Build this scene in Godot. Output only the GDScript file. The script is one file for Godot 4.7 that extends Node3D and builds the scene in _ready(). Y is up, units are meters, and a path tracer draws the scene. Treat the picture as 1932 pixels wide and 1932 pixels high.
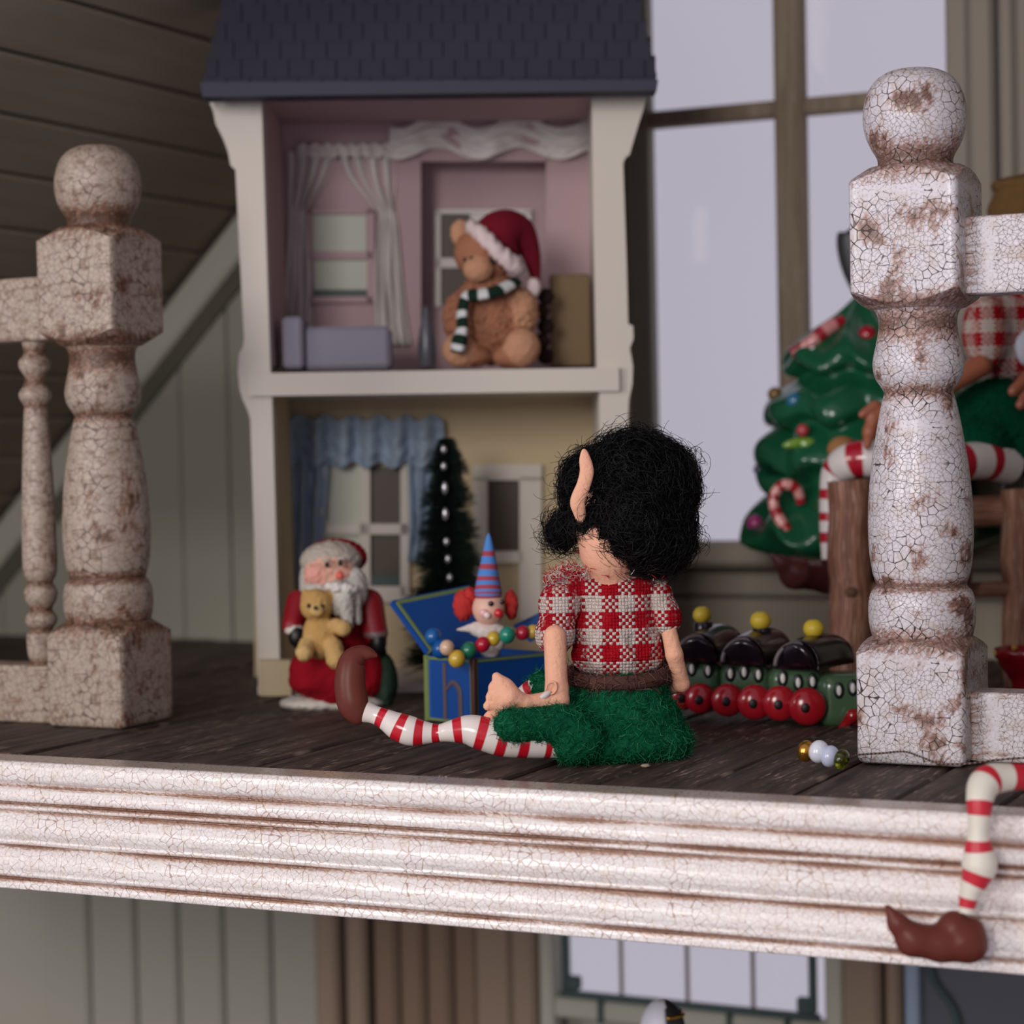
extends Node3D
# A shelf corner of a doll's house loft at Christmas. One metre here is ten centimetres of the miniature.
# at() turns a point measured on the photograph plus its distance into a place; every thing then has its own depth and size.

const FOCAL := 4137.1           # focal length, in the 1932-pixel frame
const EYE := Vector3(0.8739, 0.4524, 2.9493)
const YAW := 0.44392
const BACK := -1.5              # the gable wall
const RAMP := 2.915             # the left slope of the roof is the plane y = x + RAMP

var axis_right: Vector3
var axis_up: Vector3
var axis_into: Vector3
var names := {}
var mats := {}
var rng := RandomNumberGenerator.new()

# ------------------------------------------------------------------ mesh building
class MB:
	var v := PackedVector3Array()
	var uv := PackedVector2Array()
	var col := PackedColorArray()
	var ix := PackedInt32Array()
	var nn := PackedVector3Array()
	func vert(p: Vector3, t := Vector2.ZERO, c := Color.WHITE) -> int:
		v.append(p); uv.append(t); col.append(c)
		return v.size() - 1
	func tri(a: int, b: int, c: int) -> void:      # counter-clockwise seen from outside
		ix.append(a); ix.append(c); ix.append(b)
	func quad(a: int, b: int, c: int, d: int) -> void:
		tri(a, b, c); tri(a, c, d)
	func mesh() -> ArrayMesh:
		var n := PackedVector3Array()
		n.resize(v.size())
		for i in range(0, ix.size(), 3):
			var a := ix[i]; var b := ix[i + 1]; var c := ix[i + 2]
			var w := (v[c] - v[a]).cross(v[b] - v[a])
			n[a] += w; n[b] += w; n[c] += w
		for i in n.size():
			n[i] = n[i].normalized() if n[i].length_squared() > 0.0 else Vector3.UP
		if nn.size() == n.size():
			n = nn
		var arr := []
		arr.resize(Mesh.ARRAY_MAX)
		arr[Mesh.ARRAY_VERTEX] = v
		arr[Mesh.ARRAY_NORMAL] = n
		arr[Mesh.ARRAY_TEX_UV] = uv
		arr[Mesh.ARRAY_COLOR] = col
		arr[Mesh.ARRAY_INDEX] = ix
		var m := ArrayMesh.new()
		m.add_surface_from_arrays(Mesh.PRIMITIVE_TRIANGLES, arr)
		return m

# colour and form given point by point; t is the share of the length for tubes
class Paint:
	var noise: FastNoiseLite
	func color(_p: Vector3, _t: float) -> Color: return Color.WHITE
	func form(p: Vector3) -> Vector3: return p
class Soil extends Paint:
	# brown glaze and rubbed patches: noise decides where matter sits, the grooves of the turning hold most
	var zones := []
	var sd := 0.0
	var patches := 0.0
	var ends := []
	var h := 0.0
	var both := false
	func color(p: Vector3, _t: float) -> Color:
		var fine := noise.get_noise_3dv(p * 190.0 + Vector3(sd, 0, 0)) * 0.55 + noise.get_noise_3dv(p * 420.0 + Vector3(0, sd, 0)) * 0.4
		var a := -0.62
		for z in zones:
			var d: float = absf(p.y - z[0]) / z[1]
			if d < 1.0: a = maxf(a, z[2] * (1.0 - d) - 0.25)
		var big := noise.get_noise_3dv(p * 16.0 + Vector3(sd * 3.0, 2, 0))
		a = maxf(a, (big - 0.2) * 2.4 * patches - 0.42 + 0.75 * noise.get_noise_3dv(p * Vector3(110, 60, 110)))
		var s := clampf((a + fine) * 1.9, 0.0, 1.0)
		var dark := clampf((a + fine - 0.55) * 2.0, 0.0, 1.0)
		var c := Color.WHITE.lerp(Color(0.58, 0.33, 0.23), s * 0.85).lerp(Color(0.13, 0.07, 0.045), dark * 0.7)
		for e in ends:
			var d: float = absf(p.x - e)
			if d < 0.03:
				c = c.lerp(Color(0.42, 0.24, 0.16), clampf((noise.get_noise_3dv(p * 210.0) * 0.7 + 0.65 - d / 0.03) * 1.4, 0.0, 0.85))
		return c
	func form(p: Vector3) -> Vector3:      # the turned shoulder of a square block
		if h > 0.0:
			var drop := maxf(0.0, Vector2(p.x, p.z).length() - 0.066) * 0.62
			p.y = minf(p.y, h - drop)
			if both: p.y = maxf(p.y, -h + drop)
		return p
class Bands extends Paint:
	# painted rings: [from, to, colour] along a limb, edges a little uneven
	var list := []
	var ground := Color.WHITE
	func color(_p: Vector3, t: float) -> Color:
		for b in list:
			if t >= b[0] and t < b[1]: return b[2]
		return ground

func face(mb: MB, pts: Array, out: Vector3, c := Color.WHITE) -> void:
	var n: Vector3 = (pts[1] - pts[0]).cross(pts[2] - pts[0])
	if n.dot(out) < 0.0:
		pts = pts.duplicate(); pts.reverse()
	var t := absf(out.x); var id := []
	for p in pts:
		var q: Vector3 = p
		var w := Vector2(q.z, q.y) if t > 0.7 * out.length() else (Vector2(q.x, q.z) if absf(out.y) > 0.7 * out.length() else Vector2(q.x, q.y))
		id.append(mb.vert(q, w, c))
	for i in range(1, id.size() - 1):
		mb.tri(id[0], id[i], id[i + 1])

func box(mb: MB, c: Vector3, size: Vector3, bev := 0.0, b := Basis(), col := Color.WHITE) -> void:
	var h := size / 2.0
	bev = minf(bev, 0.45 * minf(size.x, minf(size.y, size.z)))
	if bev <= 0.0: bev = 0.001 * minf(size.x, minf(size.y, size.z))
	var P := {}
	for sx in [-1, 1]:
		for sy in [-1, 1]:
			for sz in [-1, 1]:
				P[[sx, sy, sz, 0]] = c + b * Vector3(sx * h.x, sy * (h.y - bev), sz * (h.z - bev))
				P[[sx, sy, sz, 1]] = c + b * Vector3(sx * (h.x - bev), sy * h.y, sz * (h.z - bev))
				P[[sx, sy, sz, 2]] = c + b * Vector3(sx * (h.x - bev), sy * (h.y - bev), sz * h.z)
	for s in [-1, 1]:
		face(mb, [P[[s, -1, -1, 0]], P[[s, 1, -1, 0]], P[[s, 1, 1, 0]], P[[s, -1, 1, 0]]], b * Vector3(s, 0, 0), col)
		face(mb, [P[[-1, s, -1, 1]], P[[1, s, -1, 1]], P[[1, s, 1, 1]], P[[-1, s, 1, 1]]], b * Vector3(0, s, 0), col)
		face(mb, [P[[-1, -1, s, 2]], P[[1, -1, s, 2]], P[[1, 1, s, 2]], P[[-1, 1, s, 2]]], b * Vector3(0, 0, s), col)
		for t in [-1, 1]:
			face(mb, [P[[s, t, -1, 0]], P[[s, t, 1, 0]], P[[s, t, 1, 1]], P[[s, t, -1, 1]]], b * Vector3(s, t, 0), col)
			face(mb, [P[[s, -1, t, 0]], P[[s, 1, t, 0]], P[[s, 1, t, 2]], P[[s, -1, t, 2]]], b * Vector3(s, 0, t), col)
			face(mb, [P[[-1, s, t, 1]], P[[1, s, t, 1]], P[[1, s, t, 2]], P[[-1, s, t, 2]]], b * Vector3(0, s, t), col)
			for w in [-1, 1]:
				face(mb, [P[[s, t, w, 0]], P[[s, t, w, 1]], P[[s, t, w, 2]]], b * Vector3(s, t, w), col)

func prism(mb: MB, poly: PackedVector2Array, z0: float, z1: float, b := Transform3D(), col := Color.WHITE) -> void:
	var tris := Geometry2D.triangulate_polygon(poly)
	for i in range(0, tris.size(), 3):
		for e in [[z1, 1.0], [z0, -1.0]]:
			var pts := []
			for j in 3:
				var q := poly[tris[i + j]]
				pts.append(b * Vector3(q.x, q.y, e[0]))
			face(mb, pts, b.basis * Vector3(0, 0, e[1]) * signf(z1 - z0), col)
	var area := 0.0
	for i in poly.size():
		area += poly[i].cross(poly[(i + 1) % poly.size()])
	for i in poly.size():
		var p := poly[i]; var q := poly[(i + 1) % poly.size()]
		var d := (q - p)
		var out := Vector3(d.y, -d.x, 0) * signf(area)
		face(mb, [b * Vector3(p.x, p.y, z0), b * Vector3(q.x, q.y, z0), b * Vector3(q.x, q.y, z1), b * Vector3(p.x, p.y, z1)], b.basis * out, col)

func ball(mb: MB, c: Vector3, r: Vector3, seg := 18, col := Color.WHITE, b := Basis(), rough := 0.0, grain := 30.0) -> void:
	var rings := maxi(6, seg * 2 / 3)
	var base := mb.v.size()
	for i in rings + 1:
		var th := PI * i / rings
		for j in seg + 1:
			var ph := TAU * j / seg
			var n := Vector3(sin(th) * cos(ph), cos(th), -sin(th) * sin(ph))
			var k := 1.0
			if rough > 0.0:
				k += rough * noise.get_noise_3dv((n + c * 17.0) * grain)
			mb.vert(c + b * (n * r * k), Vector2(float(j) / seg, float(i) / rings), col)
	for i in rings:
		for j in seg:
			var a := base + i * (seg + 1) + j
			mb.quad(a, a + seg + 1, a + seg + 2, a + 1)

func lathe(mb: MB, prof: Array, sides := 32, o := Vector3.ZERO, b := Basis(), col := Color.WHITE, paint: Paint = null) -> void:
	var base := mb.v.size()
	var len := 0.0
	for i in prof.size():
		if i: len += (prof[i] - prof[i - 1]).length()
		for j in sides + 1:
			var a := TAU * j / sides
			var p := Vector3(prof[i].x * cos(a), prof[i].y, -prof[i].x * sin(a))
			mb.vert(o + b * p, Vector2(float(j) / sides, len), paint.color(p, 0.0) if paint else col)
	var up: bool = prof[-1].y >= prof[0].y
	for i in prof.size() - 1:
		for j in sides:
			var a := base + i * (sides + 1) + j
			if up: mb.quad(a, a + 1, a + sides + 2, a + sides + 1)
			else: mb.quad(a, a + sides + 1, a + sides + 2, a + 1)

func spline(pts: Array, n: int) -> Array:      # Catmull-Rom through Vector4s (place and radius)
	var out := []
	var m := pts.size()
	for i in n:
		var t := float(i) / (n - 1) * (m - 1)
		var k := mini(int(t), m - 2)
		var f := t - k
		var p0: Vector4 = pts[maxi(k - 1, 0)]; var p1: Vector4 = pts[k]; var p2: Vector4 = pts[k + 1]; var p3: Vector4 = pts[mini(k + 2, m - 1)]
		out.append(0.5 * ((2.0 * p1) + (p2 - p0) * f + (2.0 * p0 - 5.0 * p1 + 4.0 * p2 - p3) * f * f + (3.0 * p1 - p0 - 3.0 * p2 + p3) * f * f * f))
	return out

func v4(p: Vector3, r: float) -> Vector4:
	return Vector4(p.x, p.y, p.z, r)

func tube(mb: MB, path: Array, sides := 12, paint: Paint = null, col := Color.WHITE, squash := Vector2.ONE, side := Vector3.ZERO) -> void:
	var base := mb.v.size()
	var n := path.size()
	var frame := Vector3.ZERO
	var len := 0.0
	for i in n:
		var p := Vector3(path[i].x, path[i].y, path[i].z)
		var a := Vector3(path[maxi(i - 1, 0)].x, path[maxi(i - 1, 0)].y, path[maxi(i - 1, 0)].z)
		var c := Vector3(path[mini(i + 1, n - 1)].x, path[mini(i + 1, n - 1)].y, path[mini(i + 1, n - 1)].z)
		if i: len += (p - a).length()
		var t := (c - a).normalized()
		if frame == Vector3.ZERO:
			frame = side if side != Vector3.ZERO else (Vector3.RIGHT if absf(t.x) < 0.8 else Vector3.UP)
		frame = (frame - t * frame.dot(t)).normalized()
		var other := t.cross(frame)
		var cc: Color = paint.color(p, float(i) / (n - 1)) if paint else col
		var r: float = maxf(path[i].w, 0.0)
		for j in sides + 1:
			var g := TAU * j / sides
			mb.vert(p + (frame * cos(g) * squash.x + other * sin(g) * squash.y) * r, Vector2(float(j) / sides, len), cc)
	for i in n - 1:
		for j in sides:
			var q := base + i * (sides + 1) + j
			mb.quad(q, q + 1, q + sides + 2, q + sides + 1)
	for e in [0, n - 1]:
		var cen := Vector3(path[e].x, path[e].y, path[e].z)
		var ci := mb.vert(cen, Vector2.ZERO, mb.col[base + e * (sides + 1)])
		for j in sides:
			var q: int = base + e * (sides + 1) + j
			if e == 0: mb.tri(ci, q + 1, q)
			else: mb.tri(ci, q, q + 1)

func roundbox(mb: MB, c: Vector3, h: Vector3, r: float, n: int, paint: Paint = null) -> void:
	for ax in 3:
		for s in [-1.0, 1.0]:
			var base := mb.v.size()
			for i in n + 1:
				for j in n + 1:
					var a: float = -1.0 + 2.0 * i / n; var b2: float = -1.0 + 2.0 * j / n
					var p := Vector3()
					p[ax] = s * h[ax]
					p[(ax + 1) % 3] = a * h[(ax + 1) % 3]
					p[(ax + 2) % 3] = b2 * h[(ax + 2) % 3]
					var inner := p.clamp(-(h - Vector3.ONE * r), h - Vector3.ONE * r)
					p = inner + (p - inner).normalized() * r
					if paint: p = paint.form(p)
					var t := Vector2(p[(ax + 1) % 3], p[(ax + 2) % 3])
					mb.vert(c + p, t, paint.color(p + c, 0.0) if paint else Color.WHITE)
			for i in n:
				for j in n:
					var q := base + i * (n + 1) + j
					if s > 0: mb.quad(q, q + n + 1, q + n + 2, q + 1)
					else: mb.quad(q, q + 1, q + n + 2, q + n + 1)

# a smooth union of tapered capsules [a, b, ra, rb, colour] and ellipsoids [centre, radii, colour], meshed as surface nets
func blob(prims: Array, cell: float, k: float, rough := 0.0, grain := 60.0) -> MB:
	var lo := Vector3.ONE * 1e9
	var hi := -lo
	for p in prims:
		if p.size() == 3:
			lo = lo.min(p[0] - p[1]); hi = hi.max(p[0] + p[1])
		else:
			var r: float = maxf(p[2], p[3])
			lo = lo.min(p[0].min(p[1]) - Vector3.ONE * r); hi = hi.max(p[0].max(p[1]) + Vector3.ONE * r)
	lo -= Vector3.ONE * (cell * 3.0 + k * 0.3); hi += Vector3.ONE * (cell * 3.0 + k * 0.3)
	var nx := int((hi.x - lo.x) / cell) + 2
	var ny := int((hi.y - lo.y) / cell) + 2
	var nz := int((hi.z - lo.z) / cell) + 2
	var g := PackedFloat32Array()
	g.resize(nx * ny * nz)
	g.fill(1000.0)
	var pad := k + cell * 2.0
	for p in prims:
		var e: bool = p.size() == 3
		var a: Vector3; var b: Vector3
		if e:
			a = p[0] - p[1]; b = p[0] + p[1]
		else:
			var r: float = maxf(p[2], p[3])
			a = p[0].min(p[1]) - Vector3.ONE * r; b = p[0].max(p[1]) + Vector3.ONE * r
		var i0 := ((a - Vector3.ONE * pad - lo) / cell).floor().max(Vector3.ZERO)
		var i1 := ((b + Vector3.ONE * pad - lo) / cell).ceil().min(Vector3(nx - 1, ny - 1, nz - 1))
		for z in range(int(i0.z), int(i1.z) + 1):
			for y in range(int(i0.y), int(i1.y) + 1):
				var row := (z * ny + y) * nx
				for x in range(int(i0.x), int(i1.x) + 1):
					var q := lo + Vector3(x, y, z) * cell
					var d := dist(q, p, e)
					var o := g[row + x]
					if o > 900.0: g[row + x] = d
					else:
						var h := maxf(k - absf(o - d), 0.0) / k
						g[row + x] = minf(o, d) - h * h * k * 0.25
	var mb := MB.new()
	var id := PackedInt32Array()
	id.resize(nx * ny * nz)
	id.fill(-1)
	var off := [0, 1, nx, nx + 1, nx * ny, nx * ny + 1, nx * ny + nx, nx * ny + nx + 1]
	var edges := [[0, 1], [0, 2], [0, 4], [1, 3], [1, 5], [2, 3], [2, 6], [3, 7], [4, 5], [4, 6], [5, 7], [6, 7]]
	for z in nz - 1:
		for y in ny - 1:
			for x in nx - 1:
				var at0 := (z * ny + y) * nx + x
				var inside := 0
				for o in off:
					if g[at0 + o] < 0.0: inside += 1
				if inside == 0 or inside == 8: continue
				var sum := Vector3.ZERO
				var cnt := 0
				for e in edges:
					var f0 := g[at0 + off[e[0]]]; var f1 := g[at0 + off[e[1]]]
					if (f0 < 0.0) == (f1 < 0.0): continue
					var t := clampf(f0 / (f0 - f1), 0.0, 1.0)
					var A := Vector3(e[0] & 1, (e[0] >> 1) & 1, e[0] >> 2); var B := Vector3(e[1] & 1, (e[1] >> 1) & 1, e[1] >> 2)
					sum += A.lerp(B, t); cnt += 1
				var pos := lo + (Vector3(x, y, z) + sum / cnt) * cell
				var best := 1e9
				var c := Color.WHITE
				if prims.size() > 1 or true:
					for p in prims:
						var d := dist(pos, p, p.size() == 3)
						if d < best:
							best = d; c = p[p.size() - 1]
				id[at0] = mb.vert(pos, Vector2(pos.x, pos.y), c)
	for z in range(1, nz - 1):
		for y in range(1, ny - 1):
			for x in range(1, nx - 1):
				var at0 := (z * ny + y) * nx + x
				var s0 := g[at0] < 0.0
				for ax in 3:
					var st: int = [1, nx, nx * ny][ax]
					var s1 := g[at0 + st] < 0.0
					if s0 == s1: continue
					var u: int = [nx, nx * ny, 1][ax]; var w: int = [nx * ny, 1, nx][ax]
					var a := id[at0]; var b := id[at0 - u]; var c := id[at0 - u - w]; var d := id[at0 - w]
					if a < 0 or b < 0 or c < 0 or d < 0: continue
					if s0: mb.quad(a, b, c, d)
					else: mb.quad(a, d, c, b)
	if rough > 0.0:
		for i in mb.v.size():
			var p := mb.v[i]
			mb.v[i] = p + Vector3(noise.get_noise_3dv(p * grain), noise.get_noise_3dv(p * grain + Vector3(31, 7, 3)), noise.get_noise_3dv(p * grain + Vector3(5, 77, 13))) * rough
	return mb

func dist(q: Vector3, p: Array, e: bool) -> float:
	if e:
		var r: Vector3 = p[1]
		var w: Vector3 = q - p[0]
		var k0 := (w / r).length()
		var k1 := (w / (r * r)).length()
		return k0 * (k0 - 1.0) / k1 if k1 > 1e-6 else -minf(r.x, minf(r.y, r.z))
	var a: Vector3 = p[0]
	var ba: Vector3 = p[1] - a
	var l := ba.length_squared()
	var t := clampf((q - a).dot(ba) / l, 0.0, 1.0) if l > 0.0 else 0.0
	return (q - a - ba * t).length() - lerpf(p[2], p[3], t)

# many thin hairs in one mesh: each [root, direction, bend axis, length, curl, colour]
func hairs(list: Array, r: float, segs: int) -> MB:
	var mb := MB.new()
	for h in list:
		var p: Vector3 = h[0]
		var d: Vector3 = h[1]
		var ax: Vector3 = h[2]
		var st: float = h[3] / segs
		var base := mb.v.size()
		for i in segs + 1:
			var s := d.cross(ax)
			if s.length_squared() < 1e-8: s = d.cross(Vector3(0.31, 0.7, 0.64))
			s = s.normalized()
			var o := d.cross(s).normalized()
			var rr: float = r * (1.0 - 0.6 * float(i) / segs)
			for j in 3:
				var a := TAU * j / 3.0
				mb.vert(p + (s * cos(a) + o * sin(a)) * rr, Vector2.ZERO, h[5])
			p += d * st
			d = d.rotated(ax, h[4] / segs).normalized()
		for i in segs:
			for j in 3:
				var q := base + i * 3
				mb.quad(q + j, q + (j + 1) % 3, q + 3 + (j + 1) % 3, q + 3 + j)
	return mb

# ------------------------------------------------------------------ things and places
func numbered(called: String) -> String:
	names[called] = names.get(called, -1) + 1
	return called if names[called] == 0 else "%s_%03d" % [called, names[called]]

func tag(o: Node3D, label: String, category: String, group := "") -> void:
	o.set_meta("label", label); o.set_meta("category", category)
	if group: o.set_meta("group", group)

func thing(called: String, label: String, category: String, place := Vector3.ZERO, turn := 0.0, group := "") -> Node3D:
	var o := Node3D.new()
	o.name = numbered(called)
	add_child(o)
	o.position = place; o.rotation.y = turn
	tag(o, label, category, group)
	return o

func struct(called: String, label := "") -> Node3D:
	var o := Node3D.new()
	o.name = called
	add_child(o)
	o.set_meta("kind", "structure")
	if label: o.set_meta("label", label)
	return o

func part(called: String, mb: MB, m: Material, parent: Node3D, label := "") -> MeshInstance3D:
	var o := MeshInstance3D.new()
	o.name = called
	o.mesh = mb.mesh()
	o.material_override = m
	o.cast_shadow = GeometryInstance3D.SHADOW_CASTING_SETTING_ON
	parent.add_child(o, true)
	if label: o.set_meta("label", label)
	return o

func again(called: String, mesh: Mesh, m: Material, parent: Node3D, t: Transform3D) -> MeshInstance3D:
	var o := MeshInstance3D.new()
	o.name = called
	o.mesh = mesh
	o.material_override = m
	o.transform = t
	parent.add_child(o, true)
	return o

func bx(called: String, c: Vector3, size: Vector3, bev: float, m: Material, parent: Node3D, b := Basis()) -> MeshInstance3D:
	var mb := MB.new()
	box(mb, c, size, bev, b)
	return part(called, mb, m, parent)

func at(x: float, y: float, depth: float) -> Vector3:
	return EYE + (axis_into + axis_right * (x - 966.0) / FOCAL - axis_up * (y - 966.0) / FOCAL) * depth

var here: Transform3D           # the frame of the thing being modelled
var far := 3.0                  # its distance
func stand(called: String, label: String, category: String, x: float, y: float, depth: float, group := "", on := 0.0) -> Node3D:
	var p := at(x, y, depth)
	p.y = on
	var o := thing(called, label, category, p, YAW, group)
	here = o.transform.affine_inverse()
	far = depth
	return o
func m(x: float, y: float, dz := 0.0) -> Vector3:    # a point of the thing: measured across, measured down, nearer by dz
	return here * at(x, y, far - dz)
func px(r: float) -> float:
	return r * far / FOCAL
func q4(x: float, y: float, dz: float, r: float) -> Vector4:
	return v4(m(x, y, dz), px(r))

func lin(r: float, g: float, b: float) -> Color:      # a colour given in 0..255 as a linear value
	return Color(r / 255.0, g / 255.0, b / 255.0).srgb_to_linear()
func mat(called: String, c: Color, rough := 0.6, spec := 0.5) -> StandardMaterial3D:
	var s := StandardMaterial3D.new()
	s.resource_name = called
	s.albedo_color = c
	s.roughness = rough
	s.metallic_specular = spec
	mats[called] = s
	return s
func rgb(r: float, g: float, b: float) -> Color:
	return Color(r / 255.0, g / 255.0, b / 255.0)
func vcol(called: String, rough := 0.6, spec := 0.5) -> StandardMaterial3D:
	var s := mat(called, Color.WHITE, rough, spec)
	s.vertex_color_use_as_albedo = true
	return s
var noise := FastNoiseLite.new()

# ------------------------------------------------------------------ computed surfaces
func field(kind: int, freq: float, sd: int, w: int, h: int, oct := 1, warp := 0.0) -> PackedByteArray:
	var n := FastNoiseLite.new()
	n.noise_type = kind
	n.frequency = freq
	n.seed = sd
	n.fractal_type = FastNoiseLite.FRACTAL_FBM if oct > 1 else FastNoiseLite.FRACTAL_NONE
	n.fractal_octaves = oct
	if kind == FastNoiseLite.TYPE_CELLULAR:
		n.cellular_return_type = FastNoiseLite.RETURN_DISTANCE2_SUB
		n.cellular_distance_function = FastNoiseLite.DISTANCE_EUCLIDEAN
		n.cellular_jitter = 0.95
	if warp > 0.0:
		n.domain_warp_enabled = true
		n.domain_warp_amplitude = warp
		n.domain_warp_frequency = freq * 0.8
		n.domain_warp_fractal_type = FastNoiseLite.DOMAIN_WARP_FRACTAL_NONE
	return n.get_seamless_image(w, h, false, false, 0.1, true).get_data()

# old paint: pale flakes, dark crack lines of uneven strength, mottling; returns [colour, relief]
func crackle(n: int, cells: float, sd: int, pale: Color, warm: Color, crack: Color, amount: float, tall := 1.0, even := 0.0) -> Array:
	var h := int(n * tall)
	var big := field(FastNoiseLite.TYPE_CELLULAR, cells / n, sd, n, h, 1, 14.0)
	var fine := field(FastNoiseLite.TYPE_CELLULAR, cells * 1.9 / n, sd + 1, n, h, 1, 8.0)
	var patch := field(FastNoiseLite.TYPE_SIMPLEX_SMOOTH, 3.0 / n, sd + 2, n, h, 3)
	var mott := field(FastNoiseLite.TYPE_SIMPLEX_SMOOTH, 9.0 / n, sd + 3, n, h, 5)
	var out := PackedByteArray(); out.resize(n * h * 3)
	var rel := PackedByteArray(); rel.resize(n * h)
	for i in n * h:
		var p := lerpf(patch[i] / 255.0, 0.62, even)
		var w1 := 4.0 + 15.0 * clampf((p - 0.25) * 1.6, 0.0, 1.0)
		var c1 := clampf((w1 - big[i]) / 5.0, 0.0, 1.0) * (0.5 + 0.5 * clampf(p * 1.5 - 0.2, 0.0, 1.0))
		var c2 := clampf((11.0 - fine[i]) / 7.0, 0.0, 1.0) * clampf(1.2 - p * 1.3, 0.0, 0.75)
		var c := minf(1.0, maxf(c1, c2)) * amount
		var mo := mott[i] / 255.0
		var wv := clampf((mo - 0.52) * 3.2, 0.0, 1.0)
		var r := lerpf(pale.r, warm.r, wv); var g := lerpf(pale.g, warm.g, wv); var b := lerpf(pale.b, warm.b, wv)
		var gr := 0.96 + 0.08 * (fine[i] / 255.0)
		out[i * 3] = int(clampf(lerpf(r * gr, crack.r, c), 0, 1) * 255)
		out[i * 3 + 1] = int(clampf(lerpf(g * gr, crack.g, c), 0, 1) * 255)
		out[i * 3 + 2] = int(clampf(lerpf(b * gr, crack.b, c), 0, 1) * 255)
		rel[i] = int(clampf(200.0 + 40.0 * mo - 190.0 * c, 0.0, 255.0))
	return [ImageTexture.create_from_image(Image.create_from_data(n, h, false, Image.FORMAT_RGB8, out)), ImageTexture.create_from_image(Image.create_from_data(n, h, false, Image.FORMAT_L8, rel))]

# streaky wood: grain along the picture's height
func wood(w: int, h: int, sd: int, dark: Color, mid: Color, pale: Color, pale_share: float) -> Array:
	var n := FastNoiseLite.new()
	n.seed = sd
	n.frequency = 0.05
	n.fractal_type = FastNoiseLite.FRACTAL_FBM
	n.fractal_octaves = 4
	var a := n.get_seamless_image(w, h / 16, false, false, 0.1, true)
	a.resize(w, h, Image.INTERPOLATE_CUBIC)
	var A := a.get_data()
	n.frequency = 0.16
	n.seed = sd + 9
	var b := n.get_seamless_image(w, h / 10, false, false, 0.1, true)
	b.resize(w, h, Image.INTERPOLATE_CUBIC)
	var B := b.get_data()
	var C := field(FastNoiseLite.TYPE_SIMPLEX_SMOOTH, 6.0 / h, sd + 4, w, h, 3)
	var out := PackedByteArray(); out.resize(w * h * 3)
	var rel := PackedByteArray(); rel.resize(w * h)
	for i in w * h:
		var t := A[i] / 255.0
		var s := clampf((B[i] / 255.0 - (1.0 - pale_share)) * 5.0, 0.0, 1.0) * clampf(C[i] / 128.0 - 0.35, 0.0, 1.0)
		var c := dark.lerp(mid, clampf(t * 1.3 - 0.1, 0.0, 1.0)).lerp(pale, s)
		out[i * 3] = int(c.r * 255); out[i * 3 + 1] = int(c.g * 255); out[i * 3 + 2] = int(c.b * 255)
		rel[i] = int(clampf(90.0 + 90.0 * t + 60.0 * s, 0, 255))
	return [ImageTexture.create_from_image(Image.create_from_data(w, h, false, Image.FORMAT_RGB8, out)), ImageTexture.create_from_image(Image.create_from_data(w, h, false, Image.FORMAT_L8, rel))]

# red and white checked cloth, thread by thread
func plaid(n: int, threads: int, block: int) -> Array:
	var out := PackedByteArray(); out.resize(n * n * 3)
	var rel := PackedByteArray(); rel.resize(n * n)
	var fuzz := field(FastNoiseLite.TYPE_SIMPLEX_SMOOTH, 40.0 / n, 5, n, n, 3)
	var per := float(n) / threads
	for y in n:
		for x in n:
			var wob := (fuzz[y * n + x] / 255.0 - 0.5) * 0.5
			var fx := x / per + wob * 0.7; var fy := y / per - wob * 0.5
			var i := int(floor(fx)); var j := int(floor(fy))
			var u := absf(fx - i - 0.5) * 2.0; var v := absf(fy - j - 0.5) * 2.0
			var over := posmod(i + j, 2) == 0
			var white := (posmod(i, block * 2) < block) if over else (posmod(j, block * 2) < block)
			var t := u if over else v
			var along := v if over else u
			var ht := sqrt(maxf(0.0, 1.0 - t * t)) * (1.0 - 0.35 * along * along)
			var lum := 0.78 + 0.3 * (fuzz[(y * n + (x * 3) % n)] / 255.0 - 0.5)
			if ht < 0.28: lum *= 0.72
			var c := Color(0.86, 0.80, 0.76) if white else Color(0.70, 0.07, 0.13)
			out[(y * n + x) * 3] = int(clampf(c.r * lum * 1.15, 0, 1) * 255); out[(y * n + x) * 3 + 1] = int(clampf(c.g * lum * 1.15, 0, 1) * 255); out[(y * n + x) * 3 + 2] = int(clampf(c.b * lum * 1.15, 0, 1) * 255)
			rel[y * n + x] = int(clampf(ht * 230.0 + 10.0, 0, 255))
	return [ImageTexture.create_from_image(Image.create_from_data(n, n, false, Image.FORMAT_RGB8, out)), ImageTexture.create_from_image(Image.create_from_data(n, n, false, Image.FORMAT_L8, rel))]

func skin_of(called: String, tex: Array, rough: float, spec: float, relief: float, scale: Vector3, mode: String) -> StandardMaterial3D:
	var s := mat(called, Color.WHITE, rough, spec)
	s.albedo_texture = tex[0]
	s.heightmap_enabled = relief > 0.0
	s.heightmap_texture = tex[1]
	s.heightmap_scale = relief
	s.vertex_color_use_as_albedo = true
	s.uv1_scale = scale
	s.uv1_triplanar = mode != "uv"
	s.uv1_world_triplanar = mode == "world"
	s.uv1_triplanar_sharpness = 6.0
	return s

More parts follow.
